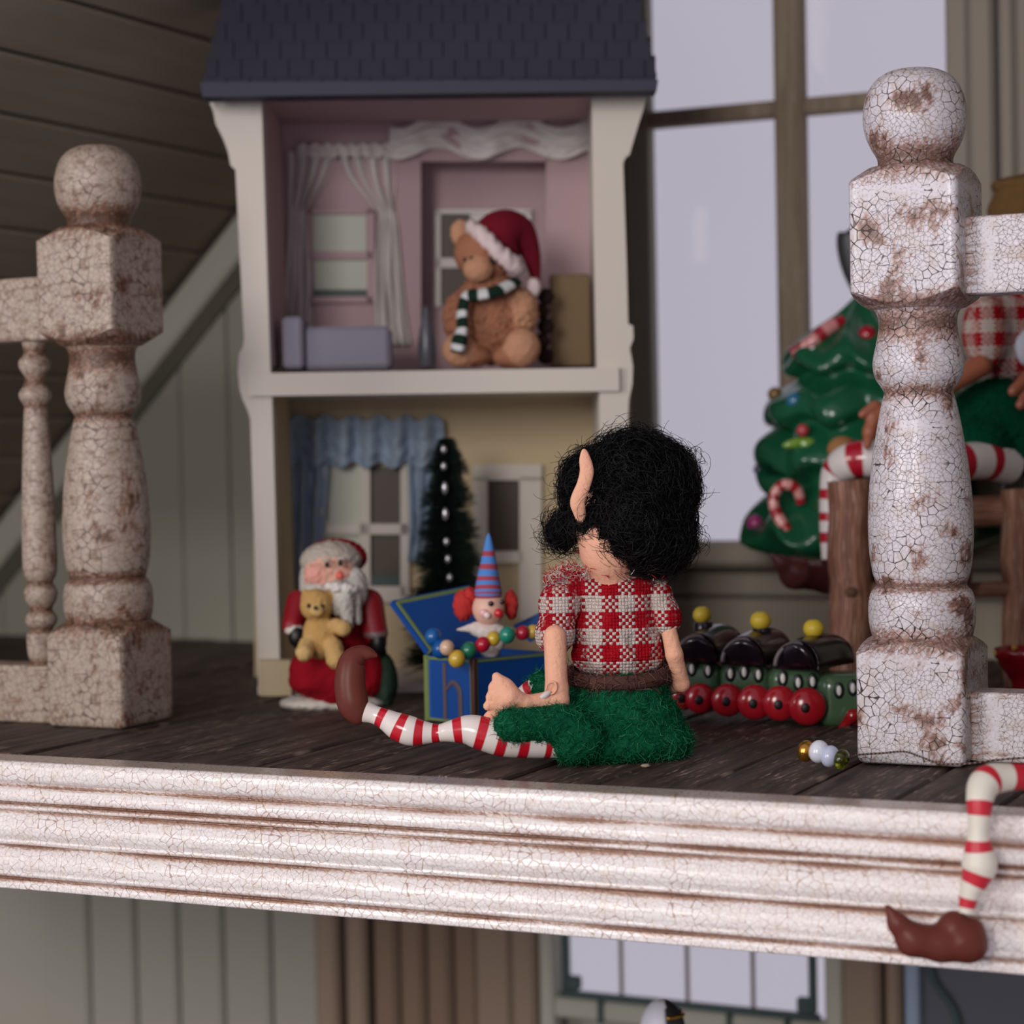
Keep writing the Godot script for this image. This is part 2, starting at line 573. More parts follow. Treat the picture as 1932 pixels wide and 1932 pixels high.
func make_materials() -> void:
	var ck := crackle(1024, 26.0, 11, rgb(217, 211, 216), rgb(207, 195, 193), rgb(54, 38, 32), 1.0)
	skin_of("crackle_white", ck, 0.30, 0.5, 0.07, Vector3.ONE * 3.1, "local")
	var ck2 := crackle(512, 13.0, 37, rgb(172, 156, 141), rgb(132, 111, 95), rgb(66, 52, 44), 0.75, 1.0, 0.2)
	skin_of("crackle_tan", ck2, 0.45, 0.5, 0.10, Vector3.ONE * 4.2, "local")
	var ck3 := crackle(1024, 30.0, 53, rgb(238, 232, 228), rgb(234, 225, 216), rgb(158, 130, 116), 0.85, 0.5, 0.55)
	skin_of("crackle_cream", ck3, 0.19, 0.55, 0.03, Vector3(2.6, 5.2, 1), "uv")
	var pl := wood(256, 1024, 3, rgb(42, 32, 28), rgb(88, 71, 62), rgb(156, 136, 122), 0.38)
	skin_of("plank_dark", pl, 0.62, 0.4, 0.10, Vector3(3.2, 0.9, 1), "uv")
	var wd := wood(256, 512, 21, rgb(128, 113, 97), rgb(152, 137, 121), rgb(176, 163, 149), 0.3)
	skin_of("weathered", wd, 0.75, 0.3, 0.10, Vector3(3, 1.2, 3), "local")
	var bw := wood(256, 512, 77, rgb(150, 138, 120), rgb(158, 147, 129), rgb(166, 155, 138), 0.1)
	skin_of("roof_board", bw, 0.8, 0.3, 0.05, Vector3(2, 0.8, 1), "uv")
	var bark := wood(256, 256, 91, rgb(92, 58, 44), rgb(148, 104, 84), rgb(200, 166, 152), 0.4)
	skin_of("log", bark, 0.6, 0.4, 0.3, Vector3(2, 3, 1), "uv")
	skin_of("checked_cloth", plaid(1024, 40, 5), 0.9, 0.2, 0.24, Vector3.ONE * 5.3, "local")
	mat("wall_green", rgb(152, 150, 137), 0.7, 0.3)
	mat("wall_green_pale", rgb(172, 171, 157), 0.7, 0.3)
	mat("wainscot", rgb(158, 148, 134), 0.7, 0.3)
	mat("casing", rgb(138, 130, 121), 0.7, 0.3)
	mat("deck_core", rgb(84, 68, 59), 0.9, 0.2)
	mat("roof_core", rgb(156, 144, 127), 0.9, 0.2)
	mat("trim_top", rgb(158, 148, 136), 0.6, 0.4)
	var gl := mat("pane", Color(1, 1, 1, 0.02), 0.02, 0.1)
	gl.transparency = BaseMaterial3D.TRANSPARENCY_ALPHA
	vcol("painted", 0.45, 0.5)
	vcol("glazed", 0.18, 0.55)
	vcol("matte", 0.85, 0.25)
	vcol("wool", 0.9, 0.2)
	var hr := mat("black_hair", rgb(8, 7, 8), 0.34, 0.38)
	hr.rim_enabled = false
	mat("black_hair_core", rgb(7, 6, 7), 0.9, 0.1)
	var sk := mat("skin", rgb(230, 172, 142), 0.6, 0.35)
	var clay := NoiseTexture2D.new()
	clay.width = 256; clay.height = 256; clay.seamless = true
	clay.noise = FastNoiseLite.new()
	clay.noise.frequency = 0.03
	clay.noise.fractal_octaves = 4
	sk.heightmap_enabled = true
	sk.heightmap_texture = clay
	sk.heightmap_scale = 0.12
	sk.uv1_triplanar = true
	sk.uv1_scale = Vector3.ONE * 14.0
	mat("shoe", rgb(96, 45, 36), 0.38, 0.32)
	mat("thread", rgb(120, 104, 98), 0.9, 0.2)
	mat("house_cream", rgb(206, 198, 188), 0.6, 0.35)
	mat("house_pink", rgb(180, 154, 158), 0.75, 0.25)
	mat("house_yellow", rgb(196, 178, 146), 0.75, 0.25)
	mat("slate", rgb(64, 64, 77), 0.7, 0.3)
	mat("lace", rgb(218, 213, 210), 0.9, 0.2)
	mat("blue_cloth", rgb(148, 164, 182), 0.9, 0.2)
	mat("window_green", rgb(186, 190, 174), 0.5, 0.4)
	mat("dark_pane", rgb(74, 64, 52), 0.4, 0.4)
	mat("lavender", rgb(140, 136, 152), 0.8, 0.2)
	mat("tan_box", rgb(134, 114, 88), 0.8, 0.2)
	mat("brush_green", rgb(34, 46, 40), 0.7, 0.3)
	var sv := mat("silver", rgb(205, 205, 210), 0.25, 0.6)
	sv.metallic = 0.8
	var gd := mat("gold", rgb(190, 140, 60), 0.25, 0.6)
	gd.metallic = 0.9
	mat("box_blue", rgb(8, 68, 142), 0.4, 0.5)
	mat("box_edge", rgb(110, 128, 70), 0.5, 0.4)
	mat("box_corner", rgb(72, 38, 34), 0.5, 0.4)
	mat("box_letter", rgb(92, 78, 84), 0.5, 0.4)
	var lead := mat("lead_green", rgb(62, 80, 78), 0.5, 0.4)
	mat("door_brown", rgb(140, 121, 104), 0.6, 0.35)
	mat("dark_curtain", rgb(128, 108, 92), 0.9, 0.2)
	mat("slate_glass", rgb(86, 88, 96), 0.3, 0.5)

# ------------------------------------------------------------------ the setting
func plank_mesh(size: Vector3, bev: float, shift: Vector2) -> ArrayMesh:
	var mb := MB.new()
	box(mb, Vector3.ZERO, size, bev)
	for i in mb.v.size():      # grain runs along z
		mb.uv[i] = Vector2(mb.v[i].x + mb.v[i].y, mb.v[i].z) + shift
	return mb.mesh()

func build_floor() -> void:
	var fl := struct("floor", "dark stained plank floor of the loft")
	var w := 0.135
	var front := 0.283
	var kinds := []
	for i in 4:
		kinds.append(plank_mesh(Vector3(w - 0.005, 0.03, front - BACK), 0.0035, Vector2(0.37 * i, 0.61 * i)))
	var x := -2.98
	var n := 0
	while x < 1.75:
		again("plank", kinds[(n * 7 + n / 3) % 4], mats.plank_dark, fl, Transform3D(Basis(), Vector3(x + w / 2, -0.015 - 0.0012 * ((n * 5) % 3), (front + BACK) / 2)))
		x += w
		n += 1
	bx("deck", Vector3(-0.62, -0.11, (front + BACK) / 2), Vector3(4.7, 0.158, front - BACK), 0.0, mats.deck_core, fl)
	# the moulded front edge
	var tr := struct("trim_1", "cream moulded fascia with crackled paint and brown stain in its grooves")
	var prof := [Vector2(0.0, 0.283), Vector2(0.0, 0.335), Vector2(-0.002, 0.3395), Vector2(-0.006, 0.343), Vector2(-0.012, 0.3445), Vector2(-0.020, 0.345), Vector2(-0.0275, 0.343), Vector2(-0.0315, 0.338),
		Vector2(-0.0345, 0.3335), Vector2(-0.038, 0.3325), Vector2(-0.0405, 0.3345), Vector2(-0.043, 0.339), Vector2(-0.048, 0.3415), Vector2(-0.055, 0.3425), Vector2(-0.0605, 0.340), Vector2(-0.0625, 0.334),
		Vector2(-0.0645, 0.334), Vector2(-0.0665, 0.339), Vector2(-0.0695, 0.3415), Vector2(-0.0725, 0.339), Vector2(-0.0745, 0.3345), Vector2(-0.0765, 0.335), Vector2(-0.080, 0.3395), Vector2(-0.086, 0.3445),
		Vector2(-0.093, 0.348), Vector2(-0.101, 0.3495), Vector2(-0.108, 0.348), Vector2(-0.1135, 0.3445), Vector2(-0.117, 0.3425), Vector2(-0.1205, 0.3435), Vector2(-0.124, 0.341), Vector2(-0.1265, 0.336),
		Vector2(-0.129, 0.3355), Vector2(-0.1325, 0.339), Vector2(-0.139, 0.3445), Vector2(-0.148, 0.348), Vector2(-0.157, 0.3485), Vector2(-0.164, 0.346), Vector2(-0.168, 0.3465), Vector2(-0.1715, 0.344),
		Vector2(-0.174, 0.3385), Vector2(-0.1765, 0.338), Vector2(-0.179, 0.341), Vector2(-0.184, 0.3425), Vector2(-0.1895, 0.342), Vector2(-0.1915, 0.340), Vector2(-0.192, 0.332), Vector2(-0.192, 0.29)]
	var grooves := [-0.038, -0.0635, -0.0755, -0.1275, -0.1755]      # where brown glaze has been left in the moulding
	var strength := [0.75, 1.0, 0.85, 0.85, 0.95]
	var dense := []
	for i in prof.size() - 1:
		var cuts := 3 if prof[i].distance_to(prof[i + 1]) < 0.02 else 1
		for k in cuts:
			dense.append(prof[i].lerp(prof[i + 1], float(k) / cuts))
	dense.append(prof[-1])
	var mb := MB.new()
	var x0 := -1.9
	var x1 := 1.0
	var cols := 700
	var arc := 0.0
	for i in dense.size():
		if i: arc += dense[i].distance_to(dense[i - 1])
		for j in cols + 1:
			var xx := lerpf(x0, x1, float(j) / cols)
			var c := Color.WHITE
			for g in grooves.size():
				var near: float = absf(dense[i].x - grooves[g]) / 0.0044
				if near < 1.6:
					var a := noise.get_noise_2d(xx * 5.0 + g * 31.0, g * 7.0) * 0.45 + noise.get_noise_2d(xx * 120.0, dense[i].x * 900.0 + g * 9.0) * 0.35
					var s := clampf((strength[g] * 0.95 + a - near * 0.75) * 2.2, 0.0, 1.0)
					c = c.lerp(Color(0.52, 0.29, 0.185), s * 0.85)
					if near < 0.42:
						c = c.lerp(Color(0.17, 0.075, 0.045), clampf(strength[g] - 0.25 + a * 1.3, 0.0, 0.85))
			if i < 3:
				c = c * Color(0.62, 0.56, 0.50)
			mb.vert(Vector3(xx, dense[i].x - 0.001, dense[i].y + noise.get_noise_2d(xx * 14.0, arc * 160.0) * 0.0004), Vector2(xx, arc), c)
	for i in dense.size() - 1:
		for j in cols:
			var q := i * (cols + 1) + j
			mb.quad(q, q + cols + 1, q + cols + 2, q + 1)
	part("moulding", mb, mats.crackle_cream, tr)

func roof_boards(parent: Node3D, left: bool) -> void:
	# boards running back to front on a 45 degree slope, each lapping the one below
	var ridge := -0.595
	var sgn := 1.0 if left else -1.0
	var step := 0.1335
	var kinds := []
	for i in 3:
		kinds.append(plank_mesh(Vector3(step - 0.007, 0.016, 0.36 - BACK), 0.003, Vector2(0.23 * i, 0.31 * i)))
	var n := 26
	for i in n:
		var s := -0.0 + step * i + 0.028
		var x := -RAMP + s * 0.70711
		var y := s * 0.70711
		if not left: x = 2.0 * ridge - x
		# lapped: the lower edge of each board stands proud of the board below it
		var b := Basis(Vector3(0, 0, 1), (PI / 4 - 0.04) * sgn)
		if not left: b = b * Basis(Vector3(0, 1, 0), PI)
		again("roof_board", kinds[(i * 5) % 3], mats.roof_board, parent, Transform3D(b, Vector3(x - 0.003 * sgn, y + 0.006, (0.36 + BACK) / 2)))

func build_room() -> void:
	var cl := struct("ceiling", "sloping attic ceiling of brown lapped boards")
	roof_boards(cl, true)
	roof_boards(cl, false)
	for sgn in [1.0, -1.0]:
		var mb := MB.new()
		box(mb, Vector3(-0.595 - sgn * 1.16 - sgn * 0.045, 1.16 + 0.045, (0.36 + BACK) / 2), Vector3(3.5, 0.05, 0.36 - BACK), 0.0, Basis(Vector3(0, 0, 1), sgn * PI / 4))
		part("roof_deck", mb, mats.roof_core, cl)
	# the gable wall: vertical boards left of the window, wainscot below it
	var wb := struct("wall_back", "grey green gable wall of vertical boards")
	var x := -2.95
	var i := 0
	while x < -0.99:
		var w := 0.137
		var top := minf(x + w + RAMP, 2.2)
		bx("wall_board", Vector3(x + w / 2, top / 2 - 0.04, BACK - 0.02 - 0.0015 * (i % 2)), Vector3(w - 0.0035, top + 0.08, 0.04), 0.004, mats.wall_green, wb)
		x += w
		i += 1
	bx("wall_core", Vector3(-1.97, 1.05, BACK - 0.06), Vector3(1.96, 2.1, 0.04), 0.0, mats.wall_green, wb)
	bx("wall_core", Vector3(-0.595, 2.1, BACK - 0.05), Vector3(1.3, 0.62, 0.06), 0.0, mats.wall_green, wb)
	bx("wall_core", Vector3(0.85, 1.0, BACK - 0.03), Vector3(1.8, 2.2, 0.06), 0.0, mats.wall_green, wb)
	bx("wainscot_board", Vector3(-0.42, 0.052, BACK + 0.008), Vector3(1.14, 0.126, 0.03), 0.006, mats.wainscot, wb)
	bx("wainscot_board", Vector3(-0.42, 0.150, BACK + 0.004), Vector3(1.14, 0.058, 0.03), 0.006, mats.wainscot, wb)
	bx("wainscot_core", Vector3(-0.42, 0.11, BACK - 0.03), Vector3(1.14, 0.23, 0.04), 0.0, mats.wainscot, wb)
	# added wall, out of the picture, keeps the right sides of the posts dim
	bx("wall_boarding", Vector3(0.80, 0.8, (0.30 + BACK) / 2), Vector3(0.05, 1.75, 0.30 - BACK), 0.004, mats.roof_board, struct("added_wall_right", "added unseen side wall of brown boards"))
	# window
	var wn := struct("window_1", "tall attic window with weathered brown glazing bars")
	bx("window_sill", Vector3(-0.42, 0.213, BACK + 0.045), Vector3(1.16, 0.052, 0.13), 0.012, mats.wainscot, wn)
	for f in [[-0.975, 0.05], [-0.578, 0.062], [-0.2, 0.05]]:
		bx("glazing_bar" if f[0] > -0.9 and f[0] < -0.3 else "window_jamb", Vector3(f[0], 1.02, BACK - 0.015), Vector3(f[1], 1.58, 0.05), 0.008, mats.weathered, wn)
	bx("glazing_bar", Vector3(-0.765, 1.152, BACK - 0.017), Vector3(0.33, 0.036, 0.04), 0.006, mats.weathered, wn)
	bx("glazing_bar", Vector3(-0.385, 1.152, BACK - 0.017), Vector3(0.33, 0.036, 0.04), 0.006, mats.weathered, wn)
	bx("window_head", Vector3(-0.595, 1.83, BACK - 0.015), Vector3(0.84, 0.05, 0.05), 0.006, mats.weathered, wn)
	for p in [[-0.765, 0.69, 0.33, 0.9], [-0.385, 0.69, 0.33, 0.9], [-0.765, 1.485, 0.33, 0.63], [-0.385, 1.485, 0.33, 0.63]]:
		bx("window_pane", Vector3(p[0], p[1], BACK - 0.03), Vector3(p[2], p[3], 0.003), 0.0, mats.pane, wn)
	var cs := struct("trim_3", "grey brown fluted window casing")
	for f in [[-0.212, 0.05, 0.03], [-0.158, 0.05, 0.055], [-0.112, 0.034, 0.035], [-0.04, 0.10, 0.05]]:
		bx("casing_strip", Vector3(f[0], 1.02, BACK + f[2] / 2), Vector3(f[1], 1.6, f[2]), 0.009, mats.casing, cs)
	# the raking beam where roof and gable meet
	var bm := struct("trim_2", "pale grey green raking beam along the roof slope")
	var mb := MB.new()
	var dirv := Vector3(0.70711, 0.70711, 0)
	box(mb, Vector3(-1.70, 1.135, BACK + 0.055), Vector3(3.0, 0.078, 0.10), 0.008, Basis(dirv, Vector3(-0.70711, 0.70711, 0), Vector3(0, 0, 1)))
	part("beam", mb, mats.wall_green_pale, bm)
	# the storey below
	var wl := struct("wall_below", "grey green boarded wall of the storey below")
	var edges := [-3.2, -2.56, -2.43, -2.29, -2.165, -2.035, -1.9, -1.765]
	for k in edges.size() - 1:
		var a: float = edges[k]
		var b: float = edges[k + 1]
		bx("wall_board", Vector3((a + b) / 2, -0.75, BACK - 0.01 - (0.05 if k == 0 else 0.0)), Vector3(b - a - 0.006, 1.1, 0.04), 0.008, mats.wall_green, wl)
	bx("wall_core", Vector3(-2.22, -0.75, BACK - 0.06), Vector3(2.12, 1.1, 0.03), 0.0, mats.wall_green, wl)
	bx("wall_core", Vector3(0.40, -0.75, BACK - 0.06), Vector3(1.84, 1.1, 0.03), 0.0, mats.wall_green, wl)
	bx("wall_core", Vector3(-0.84, -1.06, BACK - 0.06), Vector3(0.66, 0.48, 0.03), 0.0, mats.wall_green, wl)
	var dr := struct("door_1", "brown panelled door of the storey below")
	for f in [[-1.725, 0.06, 0.05], [-1.655, 0.055, 0.035], [-1.215, 0.06, 0.05], [-1.30, 0.09, 0.03]]:
		bx("door_post", Vector3(f[0], -0.75, BACK + f[2] / 2), Vector3(f[1], 1.1, f[2]), 0.01, mats.door_brown, dr)
	for f in [-1.585, -1.515, -1.445, -1.375]:
		bx("door_panel", Vector3(f, -0.75, BACK + 0.005), Vector3(0.064, 1.1, 0.03), 0.012, mats.dark_curtain, dr)
	bx("floor_board", Vector3(-0.6, -1.33, -0.3), Vector3(5.2, 0.05, 2.6), 0.0, mats.plank_dark, struct("floor_below", "floor of the storey below"))
	# leaded window below
	var w2 := struct("window_2", "leaded casement window of the storey below")
	for f in [[-1.16, -0.75, 0.036, 1.1], [-0.497, -0.75, 0.04, 1.1]]:
		bx("window_jamb", Vector3(f[0], f[1], BACK + 0.02), Vector3(f[2], f[3], 0.05), 0.006, mats.wall_green_pale, w2)
	bx("window_rail", Vector3(-0.83, -0.80, BACK + 0.018), Vector3(0.63, 0.045, 0.045), 0.006, mats.wall_green_pale, w2)
	bx("lead_bar", Vector3(-0.83, -0.768, BACK + 0.034), Vector3(0.60, 0.015, 0.02), 0.003, mats.lead_green, w2)
	for f in [-1.115, -0.545]:
		bx("lead_bar", Vector3(f, -0.66, BACK + 0.034), Vector3(0.015, 0.2, 0.02), 0.003, mats.lead_green, w2)
		var s := -1.0 if f < -0.8 else 1.0
		bx("lead_bar", Vector3(f - s * 0.017, -0.742, BACK + 0.034), Vector3(0.034, 0.03, 0.02), 0.003, mats.lead_green, w2)
	for f in [-0.985, -0.83, -0.68]:
		bx("lead_bar", Vector3(f, -0.55, BACK + 0.028), Vector3(0.008, 0.44, 0.01), 0.002, mats.casing, w2)
	for f in [-1.03, -0.73, -0.6]:
		bx("lead_bar", Vector3(f, -0.80, BACK + 0.04), Vector3(0.012, 0.05, 0.02), 0.002, mats.lead_green, w2)
	for k in 4:
		var a: float = [-1.115, -0.985, -0.83, -0.68][k]
		var b: float = [-0.985, -0.83, -0.68, -0.545][k]
		bx("window_pane", Vector3((a + b) / 2, -0.55, BACK + 0.012), Vector3(b - a - 0.004, 0.44, 0.006), 0.0, mats.pane, w2)
	var c2 := struct("trim_4", "brown door casing beside the leaded window")
	for f in [[-0.435, 0.08, 0.06], [-0.372, 0.036, 0.04]]:
		bx("casing_strip", Vector3(f[0], -0.75, BACK + f[2] / 2), Vector3(f[1], 1.1, f[2]), 0.01, mats.door_brown, c2)
	var w3 := struct("window_3", "dim slate coloured pane with dark curved leads")
	bx("window_pane", Vector3(-0.1, -0.75, BACK + 0.01), Vector3(0.5, 1.1, 0.02), 0.0, mats.slate_glass, w3)
	bx("window_jamb", Vector3(-0.33, -0.75, BACK + 0.02), Vector3(0.03, 1.1, 0.05), 0.005, mats.blue_cloth, w3)
	var tb := MB.new()
	tube(tb, spline([v4(Vector3(-0.30, -0.55, BACK + 0.03), 0.008), v4(Vector3(-0.29, -0.66, BACK + 0.03), 0.008), v4(Vector3(-0.24, -0.74, BACK + 0.03), 0.008), v4(Vector3(-0.22, -0.9, BACK + 0.03), 0.008)], 16), 8)
	part("lead_bar", tb, mats.lead_green, w3)

# ------------------------------------------------------------------ balustrades
func soiled(zones: Array, sd: float, patches: float) -> Soil:
	var s := Soil.new()
	s.noise = noise; s.zones = zones; s.sd = sd; s.patches = patches
	return s

func newel(parent: Node3D, at_x: float, m: Material, sd: float, patches: float, rich: int) -> Node3D:
	var np := Node3D.new()
	np.name = "newel_post"
	parent.add_child(np, true)
	np.position = Vector3(at_x, 0, -0.0765)
	var zones := [[0.170, 0.026, 1.2], [0.2465, 0.013, 1.5], [0.5155, 0.016, 1.25], [0.610, 0.036, 1.45], [0.64, 0.02, 1.2], [0.838, 0.034, 1.55], [0.815, 0.016, 0.8]]
	for blk in [["base_block", 0.0, 0.176, 0.175, 1.0], ["upper_block", 0.632, 0.829, 0.828, -1.0]]:
		var h: float = (blk[2] - blk[1]) / 2.0
		var cy: float = (blk[2] + blk[1]) / 2.0
		var paint := soiled(zones, sd, patches)
		paint.h = h
		paint.both = blk[4] < 0.0
		var mb := MB.new()
		roundbox(mb, Vector3(0, cy, 0), Vector3(0.0765, h, 0.0765), 0.011, rich, paint)
		part(blk[0], mb, m, np)
	var shaft := [Vector2(0.0665, 0.165), Vector2(0.0705, 0.176), Vector2(0.0735, 0.19), Vector2(0.0746, 0.206), Vector2(0.0740, 0.222), Vector2(0.0705, 0.235), Vector2(0.0645, 0.2425), Vector2(0.0630, 0.2465), Vector2(0.0645, 0.252), Vector2(0.0690, 0.268), Vector2(0.0722, 0.295), Vector2(0.0731, 0.3266), Vector2(0.0716, 0.37), Vector2(0.0665, 0.42), Vector2(0.0585, 0.468), Vector2(0.0520, 0.50), Vector2(0.0490, 0.5105), Vector2(0.0485, 0.5165), Vector2(0.0540, 0.526), Vector2(0.0605, 0.537), Vector2(0.0634, 0.552), Vector2(0.0622, 0.566), Vector2(0.0580, 0.585), Vector2(0.0548, 0.604), Vector2(0.0545, 0.616), Vector2(0.0570, 0.626), Vector2(0.0660, 0.640)]
	var finial := [Vector2(0.062, 0.820), Vector2(0.0545, 0.829), Vector2(0.0520, 0.836), Vector2(0.0540, 0.845), Vector2(0.0610, 0.857), Vector2(0.0680, 0.873), Vector2(0.0718, 0.893), Vector2(0.0705, 0.915), Vector2(0.0640, 0.937), Vector2(0.052, 0.953), Vector2(0.034, 0.963), Vector2(0.012, 0.9665), Vector2(0.0, 0.967)]
	for lp in [["turned_shaft", shaft, rich * 5], ["ball_finial", finial, rich * 2]]:
		var pts := []
		for p in lp[1]: pts.append(Vector4(p.x, p.y, 0, 0))
		var prof := []
		for p in spline(pts, lp[2]): prof.append(Vector2(maxf(p.x, 0.0), p.y))
		var mb := MB.new()
		lathe(mb, prof, rich * 3, Vector3.ZERO, Basis(), Color.WHITE, soiled(zones, sd, patches))
		part(lp[0], mb, m, np)
	return np

func rail_piece(called: String, parent: Node3D, c: Vector3, half: Vector3, m: Material, sd: float, ends: Array) -> void:
	var paint := soiled([[half.y + c.y, 0.008, 0.4]], sd, 0.35)
	paint.ends = ends
	var mb := MB.new()
	roundbox(mb, c, half, 0.005, 48, paint)
	part(called, mb, m, parent)

func build_rails() -> void:
	var R := thing("balustrade", "white crackled newel post with rails beside the green and black train", "railing", Vector3(0.0, 0, 0))
	newel(R, 0.070, mats.crackle_white, 3.0, 1.05, 40)
	rail_piece("top_rail", R, Vector3(0.45, 0.7005, -0.078), Vector3(0.31, 0.0535, 0.032), mats.crackle_white, 9.0, [0.14])
	rail_piece("bottom_rail", R, Vector3(0.45, 0.052, -0.072), Vector3(0.31, 0.048, 0.032), mats.crackle_white, 14.0, [0.14])
	var L := thing("balustrade", "tan crackled newel post with baluster and rails by the sloping roof boards", "railing", Vector3(0.0, 0, 0))
	newel(L, -1.318, mats.crackle_tan, 21.0, 0.8, 32)
	rail_piece("top_rail", L, Vector3(-1.70, 0.6985, -0.078), Vector3(0.31, 0.0535, 0.032), mats.crackle_tan, 29.0, [])
	rail_piece("bottom_rail", L, Vector3(-1.70, 0.048, -0.072), Vector3(0.31, 0.049, 0.032), mats.crackle_tan, 34.0, [])
	var prof := [Vector2(0.018, 0.09), Vector2(0.02, 0.10), Vector2(0.0245, 0.115), Vector2(0.0255, 0.145), Vector2(0.019, 0.155), Vector2(0.0265, 0.167), Vector2(0.026, 0.178), Vector2(0.019, 0.190), Vector2(0.026, 0.205), Vector2(0.0285, 0.218), Vector2(0.024, 0.229), Vector2(0.021, 0.236), Vector2(0.0275, 0.25), Vector2(0.0295, 0.275), Vector2(0.0285, 0.35), Vector2(0.0250, 0.44), Vector2(0.0205, 0.52), Vector2(0.0195, 0.535), Vector2(0.0265, 0.548), Vector2(0.0275, 0.558), Vector2(0.019, 0.572), Vector2(0.0175, 0.585), Vector2(0.026, 0.60), Vector2(0.0265, 0.612), Vector2(0.018, 0.625), Vector2(0.022, 0.65)]
	var pts := []
	for p in prof: pts.append(Vector4(p.x, p.y, 0, 0))
	var pr := []
	for p in spline(pts, 150): pr.append(Vector2(p.x, p.y))
	var zones := [[0.155, 0.01, 1.2], [0.19, 0.012, 1.3], [0.234, 0.01, 1.2], [0.535, 0.012, 1.0], [0.578, 0.016, 1.3], [0.628, 0.014, 1.3], [0.1, 0.01, 1.0]]
	var mb := MB.new()
	lathe(mb, pr, 64, Vector3(-1.458, 0, -0.0765), Basis(), Color.WHITE, soiled(zones, 44.0, 0.4))
	part("baluster", mb, mats.crackle_tan, L)

# ------------------------------------------------------------------ the toy house and what stands in it
func outline(pts: Array, dz := 0.0) -> PackedVector2Array:
	var o := PackedVector2Array()
	for p in pts:
		var w := m(p[0], p[1], dz)
		o.append(Vector2(w.x, w.y))
	return o
func slab(called: String, pts: Array, front: float, back: float, mt: Material, parent: Node3D, label := "") -> MeshInstance3D:
	var mb := MB.new()
	prism(mb, outline(pts, front), back, front)
	return part(called, mb, mt, parent, label)
func rect(x0: float, y0: float, x1: float, y1: float) -> Array:
	return [[x0, y0], [x1, y0], [x1, y1], [x0, y1]]

# gathered cloth: rows of [left, right, height, fold depth], folded n times
func drape(rows: Array, dz: float, folds: float, col := Color.WHITE, sag := 0.0) -> MB:
	var mb := MB.new()
	var nu := 60
	var pts := []
	for r in rows: pts.append(Vector4(r[0], r[1], r[2], r[3]))
	var fine := spline(pts, 22)
	for side in [1.0, -1.0]:
		var base := mb.v.size()
		for i in fine.size():
			for j in nu + 1:
				var u := float(j) / nu
				var f: Vector4 = fine[i]
				var x := lerpf(f.x, f.y, u)
				var wave := sin(u * TAU * folds) + 0.5 * noise.get_noise_2d(u * 9.0, i * 0.18)
				mb.vert(m(x, f.z + sag * sin(u * TAU * folds + 1.0), dz + f.w * wave + 0.0015 * side))
		for i in fine.size() - 1:
			for j in nu:
				var q := base + i * (nu + 1) + j
				if side > 0.0: mb.quad(q, q + nu + 1, q + nu + 2, q + 1)
				else: mb.quad(q, q + 1, q + nu + 2, q + nu + 1)
	return mb

